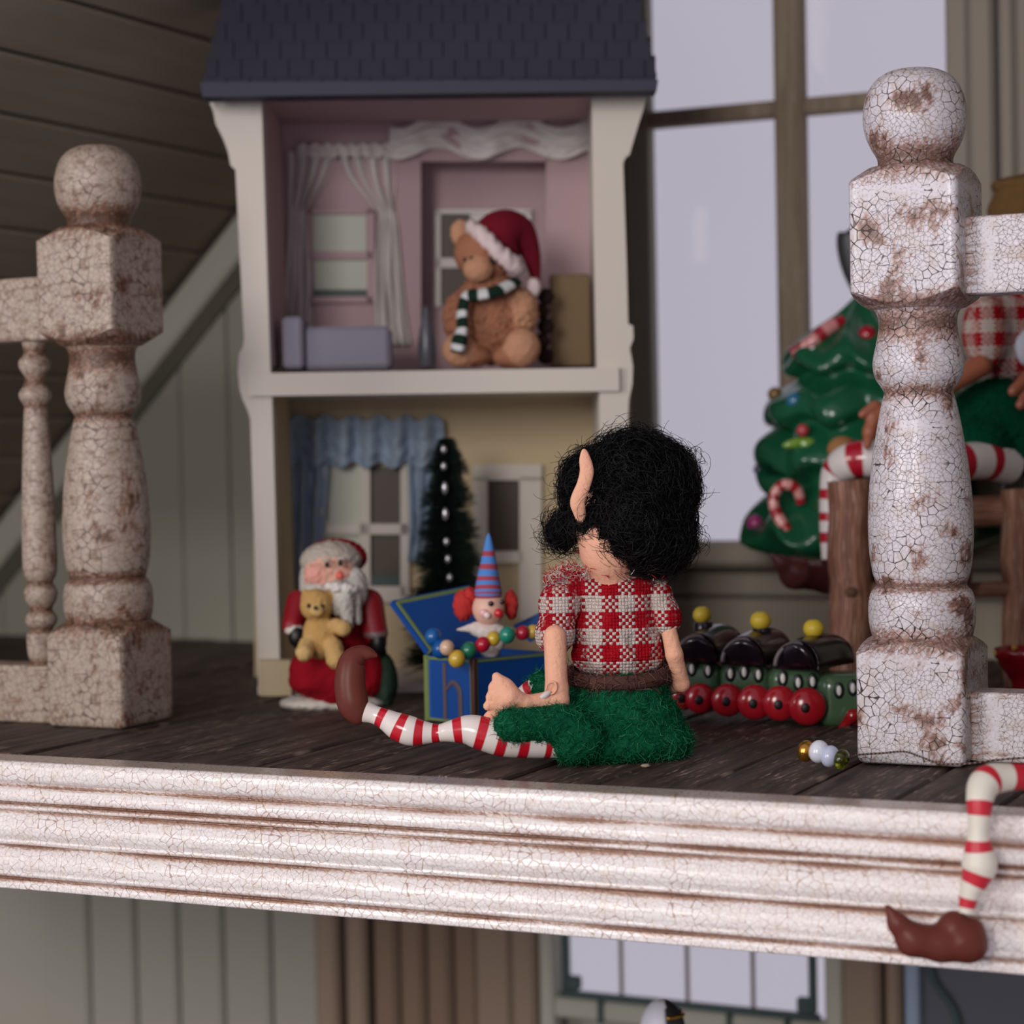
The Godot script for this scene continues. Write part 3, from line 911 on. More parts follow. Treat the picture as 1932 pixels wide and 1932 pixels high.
func build_house() -> void:
	var H := stand("toy_house", "cream two-storey toy house with slate roof and open rooms", "toy house", 840, 1308, 4.07)
	# side walls with sawn brackets
	slab("side_wall", [[395, 186], [497, 186], [505, 450], [512, 690], [515, 745], [528, 1245], [533, 1312], [488, 1312], [480, 1000], [474, 790], [468, 772], [460, 755], [454, 735], [451, 700], [453, 670], [461, 655], [463, 640], [456, 500], [448, 324], [439, 316], [434, 290], [425, 266], [411, 238], [407, 216]], 0.0, -0.03, mats.house_cream, H)
	slab("side_wall", [[1115, 178], [1219, 178], [1214, 205], [1204, 235], [1194, 268], [1186, 296], [1179, 300], [1174, 312], [1181, 500], [1184, 612], [1193, 616], [1194, 640], [1187, 658], [1193, 690], [1192, 725], [1186, 752], [1184, 790], [1192, 1000], [1199, 1300], [1140, 1300], [1130, 745], [1125, 690], [1119, 450]], 0.0, -0.03, mats.house_cream, H)
	slab("side_wall", [[462, 186], [497, 186], [505, 450], [512, 690], [528, 1245], [533, 1312], [492, 1312], [474, 700]], -0.03, -0.36, mats.house_cream, H)
	slab("side_wall", [[1117, 178], [1165, 178], [1182, 700], [1196, 1300], [1140, 1300], [1127, 690]], -0.03, -0.36, mats.house_cream, H)
	slab("floor_board", [[470, 705], [1167, 694], [1168, 738], [472, 748]], 0.012, -0.36, mats.house_cream, H)
	slab("base_board", [[486, 1296], [1198, 1288], [1199, 1312], [487, 1312]], 0.004, -0.36, mats.house_cream, H)
	slab("plinth_block", [[489, 1246], [548, 1246], [550, 1313], [490, 1313]], 0.03, 0.0, mats.house_yellow, H)
	slab("attic_board", [[462, 176], [1165, 170], [1165, 184], [462, 190]], 0.0, -0.36, mats.house_pink, H)
	# papered back walls
	slab("back_wall", rect(470, 150, 795, 730), -0.33, -0.35, mats.house_pink, H, "pink back wall of the upper room")
	slab("back_wall", rect(1030, 150, 1165, 730), -0.33, -0.35, mats.house_pink, H, "pink back wall of the upper room")
	slab("back_wall", rect(790, 150, 1035, 308), -0.33, -0.35, mats.house_pink, H, "pink back wall of the upper room")
	slab("inner_wall", [[498, 190], [504, 190], [518, 690], [513, 690]], -0.031, -0.33, mats.house_pink, H)
	slab("back_wall", rect(480, 725, 1190, 1300), -0.33, -0.35, mats.house_yellow, H, "yellow back wall of the lower room")
	slab("inner_wall", [[516, 748], [521, 748], [536, 1300], [530, 1300]], -0.031, -0.33, mats.house_yellow, H)
	# recessed pink door with a small window
	slab("door", rect(770, 290, 1060, 730), -0.43, -0.45, mats.house_pink, H, "pink recessed door")
	for r in [[835, 408, 888, 488], [924, 404, 990, 470], [830, 508, 888, 575]]:
		slab("door_pane", rect(r[0], r[1], r[2], r[3]), -0.425, -0.431, mats.dark_pane, H)
	for r in [[824, 398, 1002, 406], [888, 404, 922, 480], [824, 489, 905, 507], [990, 400, 1002, 480], [822, 400, 832, 580]]:
		slab("door_bar", rect(r[0], r[1], r[2], r[3]), -0.418, -0.431, mats.lace, H)
	# upper window
	for r in [[592, 407, 693, 477], [593, 492, 694, 548]]:
		slab("window_pane", rect(r[0], r[1], r[2], r[3]), -0.326, -0.332, mats.window_green, H)
	slab("window_ledge", rect(594, 549, 692, 561), -0.318, -0.33, mats.lead_green, H)
	for r in [[580, 396, 706, 406], [582, 477, 704, 491], [582, 561, 704, 572], [578, 396, 591, 572], [694, 396, 708, 572]]:
		slab("window_bar", rect(r[0], r[1], r[2], r[3]), -0.316, -0.33, mats.house_pink, H)
	# white muslin
	part("curtain", drape([[640, 748, 285, 0.010], [655, 748, 330, 0.012], [700, 745, 385, 0.010], [714, 748, 405, 0.006], [712, 752, 440, 0.008], [706, 758, 520, 0.010], [708, 768, 600, 0.012], [712, 775, 650, 0.013]], -0.295, 4.0), mats.lace, H, "white tied back curtain")
	part("curtain", drape([[540, 640, 285, 0.010], [542, 625, 330, 0.012], [545, 590, 385, 0.010], [545, 582, 405, 0.006], [543, 585, 440, 0.008], [538, 592, 520, 0.010], [533, 590, 600, 0.012], [530, 590, 650, 0.013]], -0.295, 4.0), mats.lace, H, "white tied back curtain")
	part("valance", drape([[560, 760, 272, 0.004], [560, 758, 282, 0.008], [562, 756, 296, 0.008]], -0.283, 9.0, Color.WHITE, 3.0), mats.lace, H, "white lace edging")
	part("valance", drape([[735, 1120, 230, 0.006], [735, 1120, 250, 0.012], [733, 1118, 272, 0.015], [735, 1118, 290, 0.010]], -0.285, 2.5, Color.WHITE, 11.0), mats.lace, H, "white swagged valance")
	# lower windows, with white bars
	slab("window_pane", rect(612, 880, 683, 992), -0.326, -0.332, mats.window_green, H)
	slab("window_pane", rect(612, 1008, 683, 1120), -0.326, -0.332, mats.window_green, H)
	for r in [[697, 880, 757, 988], [700, 1008, 758, 1086]]:
		slab("window_pane", rect(r[0], r[1], r[2], r[3]), -0.326, -0.332, mats.dark_pane, H)
	slab("window_ledge", rect(700, 1086, 762, 1106), -0.318, -0.33, mats.lead_green, H)
	for r in [[680, 876, 699, 1125], [604, 988, 770, 1008], [756, 876, 772, 1125], [600, 876, 614, 1125], [690, 1106, 766, 1136]]:
		slab("window_bar", rect(r[0], r[1], r[2], r[3]), -0.312, -0.33, mats.house_cream, H)
	slab("window_pane", rect(918, 903, 984, 1042), -0.326, -0.332, mats.dark_pane, H)
	for r in [[893, 876, 1022, 906], [980, 900, 1022, 1170], [893, 900, 920, 1170], [915, 1040, 985, 1062]]:
		slab("window_bar", rect(r[0], r[1], r[2], r[3]), -0.312, -0.33, mats.house_cream, H)
	# blue curtains
	part("valance", drape([[535, 836, 788, 0.010], [533, 838, 815, 0.014], [534, 838, 850, 0.016], [535, 836, 878, 0.016]], -0.285, 6.0, Color.WHITE, 6.0), mats.blue_cloth, H, "gathered blue valance")
	part("curtain", drape([[768, 834, 860, 0.008], [770, 830, 930, 0.010], [772, 818, 1000, 0.010], [768, 800, 1060, 0.008]], -0.292, 3.0), mats.blue_cloth, H, "hanging blue curtain")
	part("curtain", drape([[536, 622, 860, 0.008], [537, 618, 930, 0.010], [538, 612, 1000, 0.010], [538, 600, 1110, 0.008]], -0.292, 3.0), mats.blue_cloth, H, "hanging blue curtain")
	# flared slate roof: courses of shingles on a curved slope
	var prof := [[165, 0.085, 383.0, 1238.0], [140, 0.065, 388.0, 1239.0], [105, 0.025, 397.0, 1231.0], [70, -0.01, 405.0, 1223.0], [35, -0.045, 414.0, 1213.0], [0, -0.08, 423.0, 1203.0], [-40, -0.115, 433.0, 1192.0], [-90, -0.155, 446.0, 1178.0]]
	var deck := MB.new()
	for i in prof.size():
		for e in [[prof[i][2], 0.0], [prof[i][3], 0.0], [prof[i][3] - 6.0, -0.30], [prof[i][2] + 6.0, -0.30]]:
			deck.vert(m(e[0], prof[i][0], prof[i][1] - 0.012 + e[1] * (1.0 if e[1] == 0.0 else 1.0) ))
	for i in prof.size() - 1:
		for k in 4:
			deck.quad(i * 4 + k, i * 4 + (k + 1) % 4, i * 4 + 4 + (k + 1) % 4, i * 4 + 4 + k)
	deck.quad(3, 2, 1, 0)
	var t0 := (prof.size() - 1) * 4
	deck.quad(t0, t0 + 1, t0 + 2, t0 + 3)
	var rf := part("roof", deck, mats.slate, H, "slate blue flared roof")
	var ev := MB.new()
	prism(ev, outline([[384, 163], [1239, 158], [1236, 178], [388, 190]], 0.085), 0.03, 0.095)
	part("eaves_board", ev, mats.slate, rf)
	for i in prof.size() - 1:
		var n := 19
		var w0: float = (prof[i][3] - prof[i][2]) / n
		for j in n + (i % 2):
			var xa: float = prof[i][2] + (j - 0.5 * (i % 2)) * w0
			var xb := xa + w0
			xa = maxf(xa, prof[i][2] + 1.0); xb = minf(xb, prof[i][3] - 1.0)
			var g := 0.0016 * (((i * 7 + j * 5) % 4) - 1.5)
			var lo0: Vector3 = m(xa + 1.0, prof[i][0] + 5.0, prof[i][1] + 0.006 + g)
			var lo1: Vector3 = m(xb - 1.0, prof[i][0] + 5.0, prof[i][1] + 0.006 - g)
			var hi0: Vector3 = m(xa + 1.0, prof[i + 1][0], prof[i + 1][1] - 0.004)
			var hi1: Vector3 = m(xb - 1.0, prof[i + 1][0], prof[i + 1][1] - 0.004)
			var mb := MB.new()
			var d := Vector3(0, -0.006, -0.006)
			face(mb, [lo0, lo1, hi1, hi0], Vector3(0, 0.5, 1))
			face(mb, [lo0, lo1, lo1 + d, lo0 + d], Vector3(0, -1, 0.3))
			face(mb, [lo0, hi0, hi0 + d, lo0 + d], Vector3(-1, 0, 0))
			face(mb, [lo1, hi1, hi1 + d, lo1 + d], Vector3(1, 0, 0))
			part("shingle", mb, mats.slate, rf)

	# lavender sofa
	var so := stand("toy_sofa", "plain lavender toy sofa in the upper room of the toy house", "toy sofa", 640, 696, 4.07, "", 0.0)
	so.position = at(640, 697, 4.16)
	here = so.transform.affine_inverse(); far = 4.16
	var mb := MB.new()
	box(mb, m(657, 658, 0.0), Vector3(px(164), px(80), 0.09), 0.008)
	part("seat_back", mb, mats.lavender, so)
	mb = MB.new()
	box(mb, m(558, 649, 0.01), Vector3(px(38), px(96), 0.12), 0.006)
	part("armrest", mb, mats.lavender, so)
	# tan box
	var tb := stand("cardboard_box", "tan box standing behind the teddy bear in the toy house", "box", 1076, 690, 4.28)
	tb.position = at(1076, 694, 4.26)
	here = tb.transform.affine_inverse(); far = 4.26
	mb = MB.new()
	box(mb, m(1076, 606, 0.0), Vector3(px(76), px(172), 0.08), 0.004)
	part("box_body", mb, mats.tan_box, tb)
	var tc := stand("toy_bottle", "small grey teal bottle beside the teddy bear", "bottle", 806, 690, 4.2)
	tc.position = at(806, 692, 4.22)
	here = tc.transform.affine_inverse(); far = 4.22
	mb = MB.new()
	var pr := []
	for p in [[0.0, 692], [16, 692], [17, 650], [13, 620], [6, 595], [5, 580], [0, 578]]: pr.append(Vector2(px(p[0]), m(806, p[1], 0.0).y))
	lathe(mb, pr, 20, Vector3(0, 0, 0))
	part("bottle_body", mb, mats.slate_glass, tc)

func build_bear() -> void:
	var B := stand("teddy_bear", "brown teddy bear figurine in a red Santa hat and striped scarf", "figurine", 930, 690, 4.12)
	B.position = at(930, 693, 4.12)
	here = B.transform.affine_inverse(); far = 4.12
	var fur := lin(158, 108, 84); var pale := lin(186, 140, 110); var dk := lin(120, 72, 56)
	part("body", blob([e3(928, 610, 0.0, 72, 78, 62, fur), e3(925, 560, 0.01, 60, 45, 50, fur), e3(985, 590, 0.03, 30, 44, 28, pale), e3(862, 600, 0.02, 26, 46, 26, fur)], px(4), px(12), px(5), 150.0), mats.matte, B)
	part("leg", blob([e3(985, 655, 0.055, 34, 36, 30, pale), e3(965, 672, 0.03, 40, 22, 40, fur)], px(5), px(10), px(2.0), 90.0), mats.matte, B)
	part("leg", blob([e3(868, 660, 0.05, 34, 32, 30, pale), e3(895, 672, 0.03, 36, 20, 40, fur)], px(5), px(10), px(2.0), 90.0), mats.matte, B)
	var hd := part("head", blob([e3(905, 478, 0.02, 48, 46, 44, fur), e3(902, 508, 0.06, 28, 24, 22, pale), e3(870, 440, 0.0, 21, 26, 12, pale), e3(930, 500, 0.02, 30, 30, 30, fur)], px(4), px(9), px(1.6), 90.0), mats.matte, B)
	for q in [[928, 493, 0.062, 5.5], [890, 488, 0.066, 5.0], [877, 490, 0.060, 4.0]]:
		var mb := MB.new()
		ball(mb, m(q[0], q[1], q[2]), Vector3.ONE * px(q[3]), 10, lin(28, 20, 18))
		part("eye" if q[3] > 4.5 else "nose", mb, mats.painted, hd)
	# hat: a drooping cone with a fur brim and a bobble
	var hat := MB.new()
	tube(hat, spline([q4(932, 462, 0.015, 52), q4(950, 440, 0.01, 46), q4(978, 440, 0.0, 34), q4(1000, 475, -0.005, 20), q4(1010, 520, 0.0, 10), q4(1012, 535, 0.0, 4)], 30), 20)
	for i in hat.col.size(): hat.col[i] = lin(112, 22, 40)
	part("hat", hat, mats.matte, B, "dark red hat")
	var brim := MB.new()
	tube(brim, spline([q4(886, 424, 0.03, 12), q4(910, 445, 0.062, 14), q4(940, 475, 0.07, 16), q4(970, 500, 0.06, 15), q4(982, 512, 0.04, 11)], 30), 12)
	for i in brim.v.size():
		brim.v[i] += Vector3.ONE * noise.get_noise_3dv(brim.v[i] * 260.0) * px(4)
		brim.col[i] = lin(214, 196, 194)
	part("hat_brim", brim, mats.matte, B, "white fur brim")
	var bob := MB.new()
	ball(bob, m(1007, 542, 0.02), Vector3(px(13), px(18), px(13)), 16, lin(226, 208, 206), Basis(), 0.15, 14.0)
	part("bobble", bob, mats.matte, B, "white bobble")
	# scarf: green and white lengths
	var sc := MB.new()
	var bp := Bands.new()
	bp.ground = lin(24, 44, 36)
	for i in 6: bp.list.append([0.06 + i * 0.165, 0.13 + i * 0.165, lin(206, 208, 208)])
	tube(sc, spline([q4(975, 530, 0.05, 13), q4(940, 548, 0.08, 15), q4(905, 556, 0.085, 15), q4(880, 560, 0.08, 15), q4(872, 590, 0.082, 15), q4(872, 620, 0.088, 16), q4(866, 645, 0.092, 22), q4(862, 665, 0.09, 18)], 120), 14, bp, Color.WHITE, Vector2(1, 0.6))
	part("scarf", sc, mats.matte, B, "dark green and white scarf")
	sc = MB.new()
	var st := []
	for k in 5: # dangling bobbles behind
		var b2 := MB.new()
		ball(b2, m(1030 - (k % 2) * 8, 560 + k * 28, -0.03), Vector3.ONE * px(16), 10, lin(44, 30, 30), Basis(), 0.1, 10.0)
		part("garland_knot", b2, mats.matte, B)

func e3(x: float, y: float, dz: float, rx: float, ry: float, rz: float, c: Color) -> Array:
	return [m(x, y, dz), Vector3(px(rx), px(ry), px(rz)), c]
func c3(x0: float, y0: float, z0: float, r0: float, x1: float, y1: float, z1: float, r1: float, c: Color) -> Array:
	return [m(x0, y0, z0), m(x1, y1, z1), px(r0), px(r1), c]

func build_brush_tree() -> void:
	var T := stand("bottle_brush_tree", "dark green bottle brush tree with silver beads in the toy house", "Christmas tree", 850, 1230, 4.10)
	T.position = at(852, 1278, 4.12)
	here = T.transform.affine_inverse(); far = 4.12
	var mb := MB.new()
	tube(mb, [q4(842, 826, 0, 2.5), q4(852, 1278, 0, 4.0)], 8)
	part("stem", mb, mats.brush_green, T)
	var list := []
	var ax0 := m(842, 826); var ax1 := m(851, 1240)
	for i in 8000:
		var t := rng.randf()
		var tier := fposmod(t * 7.0, 1.0)
		var w := lerpf(24.0, 98.0, pow(t, 0.7)) * (0.66 + 0.4 * tier)
		var a := rng.randf() * TAU
		var d := Vector3(cos(a), -0.22 + rng.randf_range(-0.16, 0.16), sin(a)).normalized()
		list.append([ax0.lerp(ax1, t), d, Vector3(-sin(a), 0, cos(a)), px(w) * rng.randf_range(0.8, 1.05), rng.randf_range(-0.1, 0.5), Color.WHITE])
	var br := part("bristles", hairs(list, px(1.2), 3), mats.brush_green, T)
	br.set_meta("kind", "stuff")
	for p in [[837, 848, 8], [837, 880, 8], [839, 921, 12], [840, 970, 12], [842, 1022, 8], [845, 1055, 8], [848, 1090, 8]]:
		var b := MB.new()
		ball(b, m(p[0], p[1], 0.035 + 0.00013 * (p[1] - 840)), Vector3(px(5.5), px(p[2]), px(5.5)), 12)
		part("silver_bead", b, mats.silver, T)

# ------------------------------------------------------------------ the seated elf doll
func stripes(list: Array, a: float, b: float, red: Color, white: Color) -> Bands:
	var s := Bands.new()
	s.ground = white
	for q in list: s.list.append([(q[0] - a) / (b - a), (q[1] - a) / (b - a), red])
	return s

# short fibres all over a surface
func fleece(src: MB, count: int, length: float, r: float, tones: Array, lift := 0.25) -> MB:
	var nrm := PackedVector3Array()
	nrm.resize(src.v.size())
	for i in range(0, src.ix.size(), 3):
		var a := src.ix[i]; var b := src.ix[i + 1]; var c := src.ix[i + 2]
		var w := (src.v[c] - src.v[a]).cross(src.v[b] - src.v[a])
		nrm[a] += w; nrm[b] += w; nrm[c] += w
	var list := []
	for i in count:
		var k := rng.randi() % src.v.size()
		var n := nrm[k].normalized()
		var t := n.cross(Vector3(rng.randf_range(-1, 1), rng.randf_range(-1, 1), rng.randf_range(-1, 1))).normalized()
		var d := (t + n * rng.randf_range(-0.05, lift)).normalized()
		var ax := (n * rng.randf_range(-1, 1) + t.cross(n) * rng.randf_range(0.2, 1.0)).normalized()
		list.append([src.v[k] + n * r, d, ax, length * rng.randf_range(0.5, 1.3), rng.randf_range(-2.4, 2.4), tones[rng.randi() % tones.size()]])
	return hairs(list, r, 4)

func crumple(mb: MB, amp: float, grain: float) -> void:
	for i in mb.v.size():
		var p := mb.v[i]
		mb.v[i] = p + Vector3(noise.get_noise_3dv(p * grain + Vector3(3, 1, 9)), 0.4 * noise.get_noise_3dv(p * grain), noise.get_noise_3dv(p * grain + Vector3(9, 4, 2))) * amp

# eyes, brows, nose and mouth set into a head of radius r that looks along a compass angle (0 = towards the viewer, positive = to the right)
func features(head: Node3D, c: Vector3, r: float, look: float, tone: Color) -> void:
	var b := Basis(Vector3.UP, look)
	for q in [["eye", -0.36, 0.06, 0.90, 0.10, 0.12, lin(30, 24, 22)], ["eye", 0.36, 0.06, 0.90, 0.10, 0.12, lin(30, 24, 22)], ["nose", 0.0, -0.16, 1.05, 0.15, 0.15, tone], ["mouth", 0.0, -0.48, 0.86, 0.24, 0.05, lin(150, 62, 58)], ["eyebrow", -0.36, 0.28, 0.90, 0.16, 0.04, lin(40, 30, 28)], ["eyebrow", 0.36, 0.28, 0.90, 0.16, 0.04, lin(40, 30, 28)]]:
		var mb := MB.new()
		ball(mb, c + b * (Vector3(q[1], q[2], q[3]) * r), Vector3(q[4], q[5], 0.10) * r, 12, q[6], b)
		part(q[0], mb, mats.painted, head)

func build_elf() -> void:
	var E := stand("elf_doll", "elf doll seen from behind with black curly hair and checked shirt", "doll", 1170, 1440, 3.17)
	var z := 0.0
	var g1 := lin(20, 80, 54)
	# trousers: a wide felted seat, the near thigh and the raised far knee
	var tr := blob([e3(1168, 1362, 0.0, 118, 74, 92, g1), e3(1166, 1398, 0.005, 136, 44, 98, g1), e3(1170, 1300, 0.0, 88, 44, 66, g1), e3(1084, 1390, 0.07, 56, 49, 54, g1),
		e3(1262, 1400, 0.0, 40, 36, 74, g1), c3(1062, 1364, 0.085, 33, 962, 1369, 0.108, 29, g1), c3(1080, 1330, -0.03, 40, 1022, 1292, -0.075, 27, g1)], px(5), px(16), px(3), 120.0)
	for i in tr.v.size():
		if tr.v[i].y < 0.001: tr.v[i].y = 0.001
	var pants := part("trousers", tr, mats.wool, E, "green felted trousers")
	var fz := part("felt_fibres", fleece(tr, 9000, px(19), px(0.62), [lin(16, 88, 54), lin(26, 110, 70), lin(12, 66, 42), lin(60, 138, 100), lin(20, 96, 60)]), mats.wool, pants)
	fz.set_meta("kind", "stuff")
	# shirt
	var cloth: Material = mats.checked_cloth
	var body := blob([e3(1164, 1185, 0.0, 84, 92, 62, Color.WHITE), e3(1160, 1112, 0.0, 86, 46, 56, Color.WHITE), e3(1166, 1240, 0.0, 86, 40, 62, Color.WHITE)], px(4), px(22), px(1.5), 160.0)
	crumple(body, px(5), 32.0)
	var sh := part("shirt", body, cloth, E, "red and white checked shirt")
	part("sleeve", blob([e3(1056, 1142, 0.02, 40, 46, 40, Color.WHITE), e3(1047, 1196, 0.03, 38, 40, 38, Color.WHITE), e3(1082, 1112, 0.0, 38, 34, 40, Color.WHITE)], px(4), px(14), px(1.5), 160.0), cloth, E)
	part("sleeve", blob([e3(1240, 1130, 0.0, 30, 42, 38, Color.WHITE), e3(1256, 1165, 0.01, 30, 36, 34, Color.WHITE)], px(4), px(14), px(1.5), 160.0), cloth, E)
	# frayed neckline: loose yarn ends
	var fray := []
	for i in 260:
		var u := rng.randf()
		var p := m(lerpf(1026, 1250, u) if i % 4 == 0 else lerpf(1026, 1104, u), 1096 - 18.0 * sin(u * PI * 0.8) + rng.randf_range(-14, 14), rng.randf_range(0.02, 0.06))
		var d := Vector3(rng.randf_range(-0.8, 0.8), rng.randf_range(-0.2, 1.0), rng.randf_range(0.0, 0.6)).normalized()
		fray.append([p, d, Vector3(rng.randf() - 0.5, rng.randf() - 0.5, rng.randf() - 0.5).normalized(), px(rng.randf_range(6, 17)), rng.randf_range(-2, 2), [lin(190, 34, 52), lin(218, 200, 198), lin(170, 26, 44)][rng.randi() % 3]])
	part("frayed_threads", hairs(fray, px(1.0), 5), mats.wool, sh).set_meta("kind", "stuff")
	# woven belt
	var bt := MB.new()
	var ring := []
	for i in 41:
		var a := TAU * i / 40.0
		var c := m(1167, 1272 + 9.0 * sin(a), 0.0)
		ring.append(v4(c + Vector3(px(92) * cos(a), 0, px(70) * sin(a)), px(14)))
	tube(bt, ring, 10, null, lin(82, 56, 52), Vector2(0.6, 1.0), Vector3.RIGHT)
	var belt := part("belt", bt, mats.wool, E, "brown yarn belt")
	var fl := part("belt_yarn", fleece(bt, 700, px(24), px(0.8), [lin(96, 64, 60), lin(126, 92, 84), lin(64, 40, 38)], 0.12), mats.wool, belt)
	fl.set_meta("kind", "stuff")
	# near arm: a straight upper length, a sharp elbow and an open hand laid on the knee
	var s := Color.WHITE
	part("arm", blob([c3(1047, 1200, 0.055, 21, 1050, 1300, 0.062, 21, s), c3(1051, 1300, 0.062, 21, 1052, 1322, 0.066, 22, s), c3(1052, 1322, 0.066, 20, 990, 1326, 0.085, 14, s),
		c3(990, 1326, 0.085, 14, 962, 1314, 0.09, 22, s), e3(948, 1308, 0.09, 26, 30, 11, s), c3(952, 1296, 0.09, 15, 937, 1277, 0.09, 9, s), c3(948, 1304, 0.09, 13, 930, 1296, 0.092, 8, s), c3(946, 1316, 0.09, 13, 924, 1315, 0.094, 8, s),
		c3(944, 1326, 0.09, 12, 920, 1332, 0.094, 8.5, s), c3(945, 1334, 0.088, 12, 921, 1352, 0.085, 8.5, s), c3(972, 1330, 0.075, 10, 950, 1338, 0.055, 8, s)], px(3.2), px(7)), mats.skin, E, "pale clay arm and open hand")
	var nail := MB.new()
	tube(nail, spline([q4(1030, 1302, 0.082, 2.2), q4(1034, 1290, 0.084, 2.2), q4(1046, 1287, 0.085, 2.2), q4(1050, 1299, 0.085, 2.2), q4(1042, 1309, 0.084, 2.2), q4(1031, 1305, 0.083, 2.2)], 30), 6)
	part("elbow_seam", nail, mats.skin, E)
	nail = MB.new()
	ball(nail, m(1028, 1312, 0.085), Vector3(px(13), px(6), px(5)), 12, lin(206, 194, 190), Basis(Vector3(0, 0, 1), 0.6))
	part("glue_drop", nail, mats.painted, E, "drop of pale glue")
	part("arm", blob([c3(1262, 1190, 0.02, 15, 1272, 1235, 0.02, 16, s), c3(1272, 1235, 0.02, 16, 1286, 1290, 0.0, 15, s), c3(1286, 1290, 0.0, 15, 1250, 1305, -0.06, 11, s), e3(1236, 1306, -0.075, 18, 13, 18, s),
		c3(1230, 1306, -0.07, 8, 1206, 1304, -0.08, 6, s), c3(1230, 1308, -0.08, 8, 1206, 1310, -0.095, 6, s), c3(1232, 1304, -0.09, 8, 1212, 1300, -0.11, 6, s), c3(1236, 1304, -0.095, 8, 1222, 1298, -0.12, 6, s), c3(1240, 1296, -0.07, 7, 1232, 1282, -0.07, 6, s)], px(3.5), px(6)), mats.skin, E)
	# striped leg and curled shoe
	var leg := MB.new()
	var red := lin(190, 28, 42); var white := lin(226, 216, 208)
	var path := spline([q4(1052, 1404, 0.075, 26), q4(1005, 1401, 0.082, 29), q4(950, 1394, 0.088, 33), q4(905, 1382, 0.09, 31), q4(880, 1377, 0.09, 27), q4(850, 1380, 0.09, 20), q4(829, 1383, 0.088, 16.5), q4(808, 1383, 0.086, 20), q4(778, 1380, 0.084, 27), q4(752, 1371, 0.082, 26), q4(728, 1358, 0.08, 20), q4(708, 1349, 0.078, 17), q4(690, 1343, 0.076, 20)], 260)
	# band limits found along the limb by their measured distance across
	var sb := Bands.new()
	sb.ground = white
	for q in [[1022, 1037], [974, 995], [935, 954], [898, 917], [854, 872], [816, 830], [782, 799], [746, 763], [712, 725]]:
		var lo := 1.0; var hi := 0.0
		for i in path.size():
			var p := Vector3(path[i].x, path[i].y, path[i].z)
			if p.x <= m(q[1], 1380, 0.085).x and p.x >= m(q[0], 1380, 0.085).x:
				lo = minf(lo, float(i) / 259.0); hi = maxf(hi, float(i) / 259.0)
		sb.list.append([lo, hi, red])
	tube(leg, path, 24, sb)
	var lg := part("leg", leg, mats.glazed, E, "white leg with red stripes")
	var shoe := MB.new()
	tube(shoe, spline([q4(688, 1356, 0.074, 8), q4(678, 1350, 0.074, 20), q4(667, 1330, 0.072, 29), q4(661, 1300, 0.07, 29.5), q4(661, 1270, 0.068, 28), q4(667, 1245, 0.066, 24), q4(684, 1233, 0.066, 16), q4(700, 1234, 0.068, 10), q4(712, 1238, 0.07, 2)], 60), 22, null, Color.WHITE, Vector2(1.0, 0.85))
	part("shoe", shoe, mats.shoe, E, "brown shoe with curled toe")
	# the far leg, folded under behind the near one
	var l2 := MB.new()
	tube(l2, spline([q4(1018, 1292, -0.075, 22), q4(985, 1320, -0.09, 20), q4(960, 1370, -0.10, 18), q4(945, 1400, -0.10, 17)], 60), 16, stripes([[10, 20], [32, 42], [54, 64], [76, 86]], 0, 100, red, white))
	part("leg", l2, mats.glazed, E)
	# head, long ear, hair
	var head := blob([e3(1163, 985, 0.0, 78, 98, 80, s), e3(1152, 1018, 0.03, 58, 72, 62, s), c3(1150, 1050, 0.02, 50, 1160, 1096, 0.005, 44, s), e3(1082, 1000, -0.055, 22, 18, 20, s)], px(5), px(18))
	var hd := part("head", head, mats.skin, E)
	features(hd, m(1150, 1005, 0.01), px(76), -2.2, lin(224, 160, 130))
	var ear := MB.new()
	tube(ear, spline([q4(1102, 1002, 0.05, 5), q4(1093, 965, 0.062, 12), q4(1090, 945, 0.066, 14), q4(1101, 915, 0.068, 13), q4(1107, 890, 0.068, 13), q4(1104, 868, 0.068, 11), q4(1102, 852, 0.068, 6), q4(1101, 847, 0.068, 2)], 40), 16, null, Color.WHITE, Vector2(1.0, 0.55))
	part("ear", ear, mats.skin, hd, "long upright clay ear")
	var lumps := [[1205, 940, 0.0, 104, 128, 100], [1232, 1010, 0.01, 80, 72, 84], [1192, 985, 0.05, 72, 76, 66], [1112, 985, 0.04, 25, 30, 30], [1190, 880, 0.0, 78, 62, 74], [1250, 915, 0.0, 66, 80, 76], [1120, 915, -0.02, 46, 72, 60], [1062, 1002, -0.02, 30, 34, 34], [1084, 925, -0.02, 26, 62, 40], [1215, 1050, 0.02, 60, 36, 60], [1098, 968, -0.01, 26, 40, 36]]
	var hl := []
	for q in lumps: hl.append(e3(q[0], q[1], q[2], q[3], q[4], q[5], Color.BLACK))
	var hm := blob(hl, px(6), px(14), px(5), 70.0)
	var hair := part("hair", hm, mats.black_hair_core, E, "mass of black curly hair")
	var list := []
	var nrm := PackedVector3Array()
	var mesh_n: PackedVector3Array = hair.mesh.surface_get_arrays(0)[Mesh.ARRAY_NORMAL]
	for i in 7500:      # each hair lies on the mass as a small circle, so it curls without standing off
		var k := rng.randi() % hm.v.size()
		var n := mesh_n[k]
		var t := n.cross(Vector3(rng.randf_range(-1, 1), rng.randf_range(-1, 1), rng.randf_range(-1, 1))).normalized()
		var len := rng.randf_range(26, 100)
		var curl := rng.randf_range(0.6, 3.8) * (1.0 if rng.randf() < 0.5 else -1.0)
		var ax := n * curl - t.cross(n) * (len / 60.0)
		list.append([hm.v[k] + n * px(rng.randf_range(-1, 3.0)), (t + n * rng.randf_range(-0.02, 0.05)).normalized(), ax.normalized(), px(len), ax.length(), Color.BLACK])
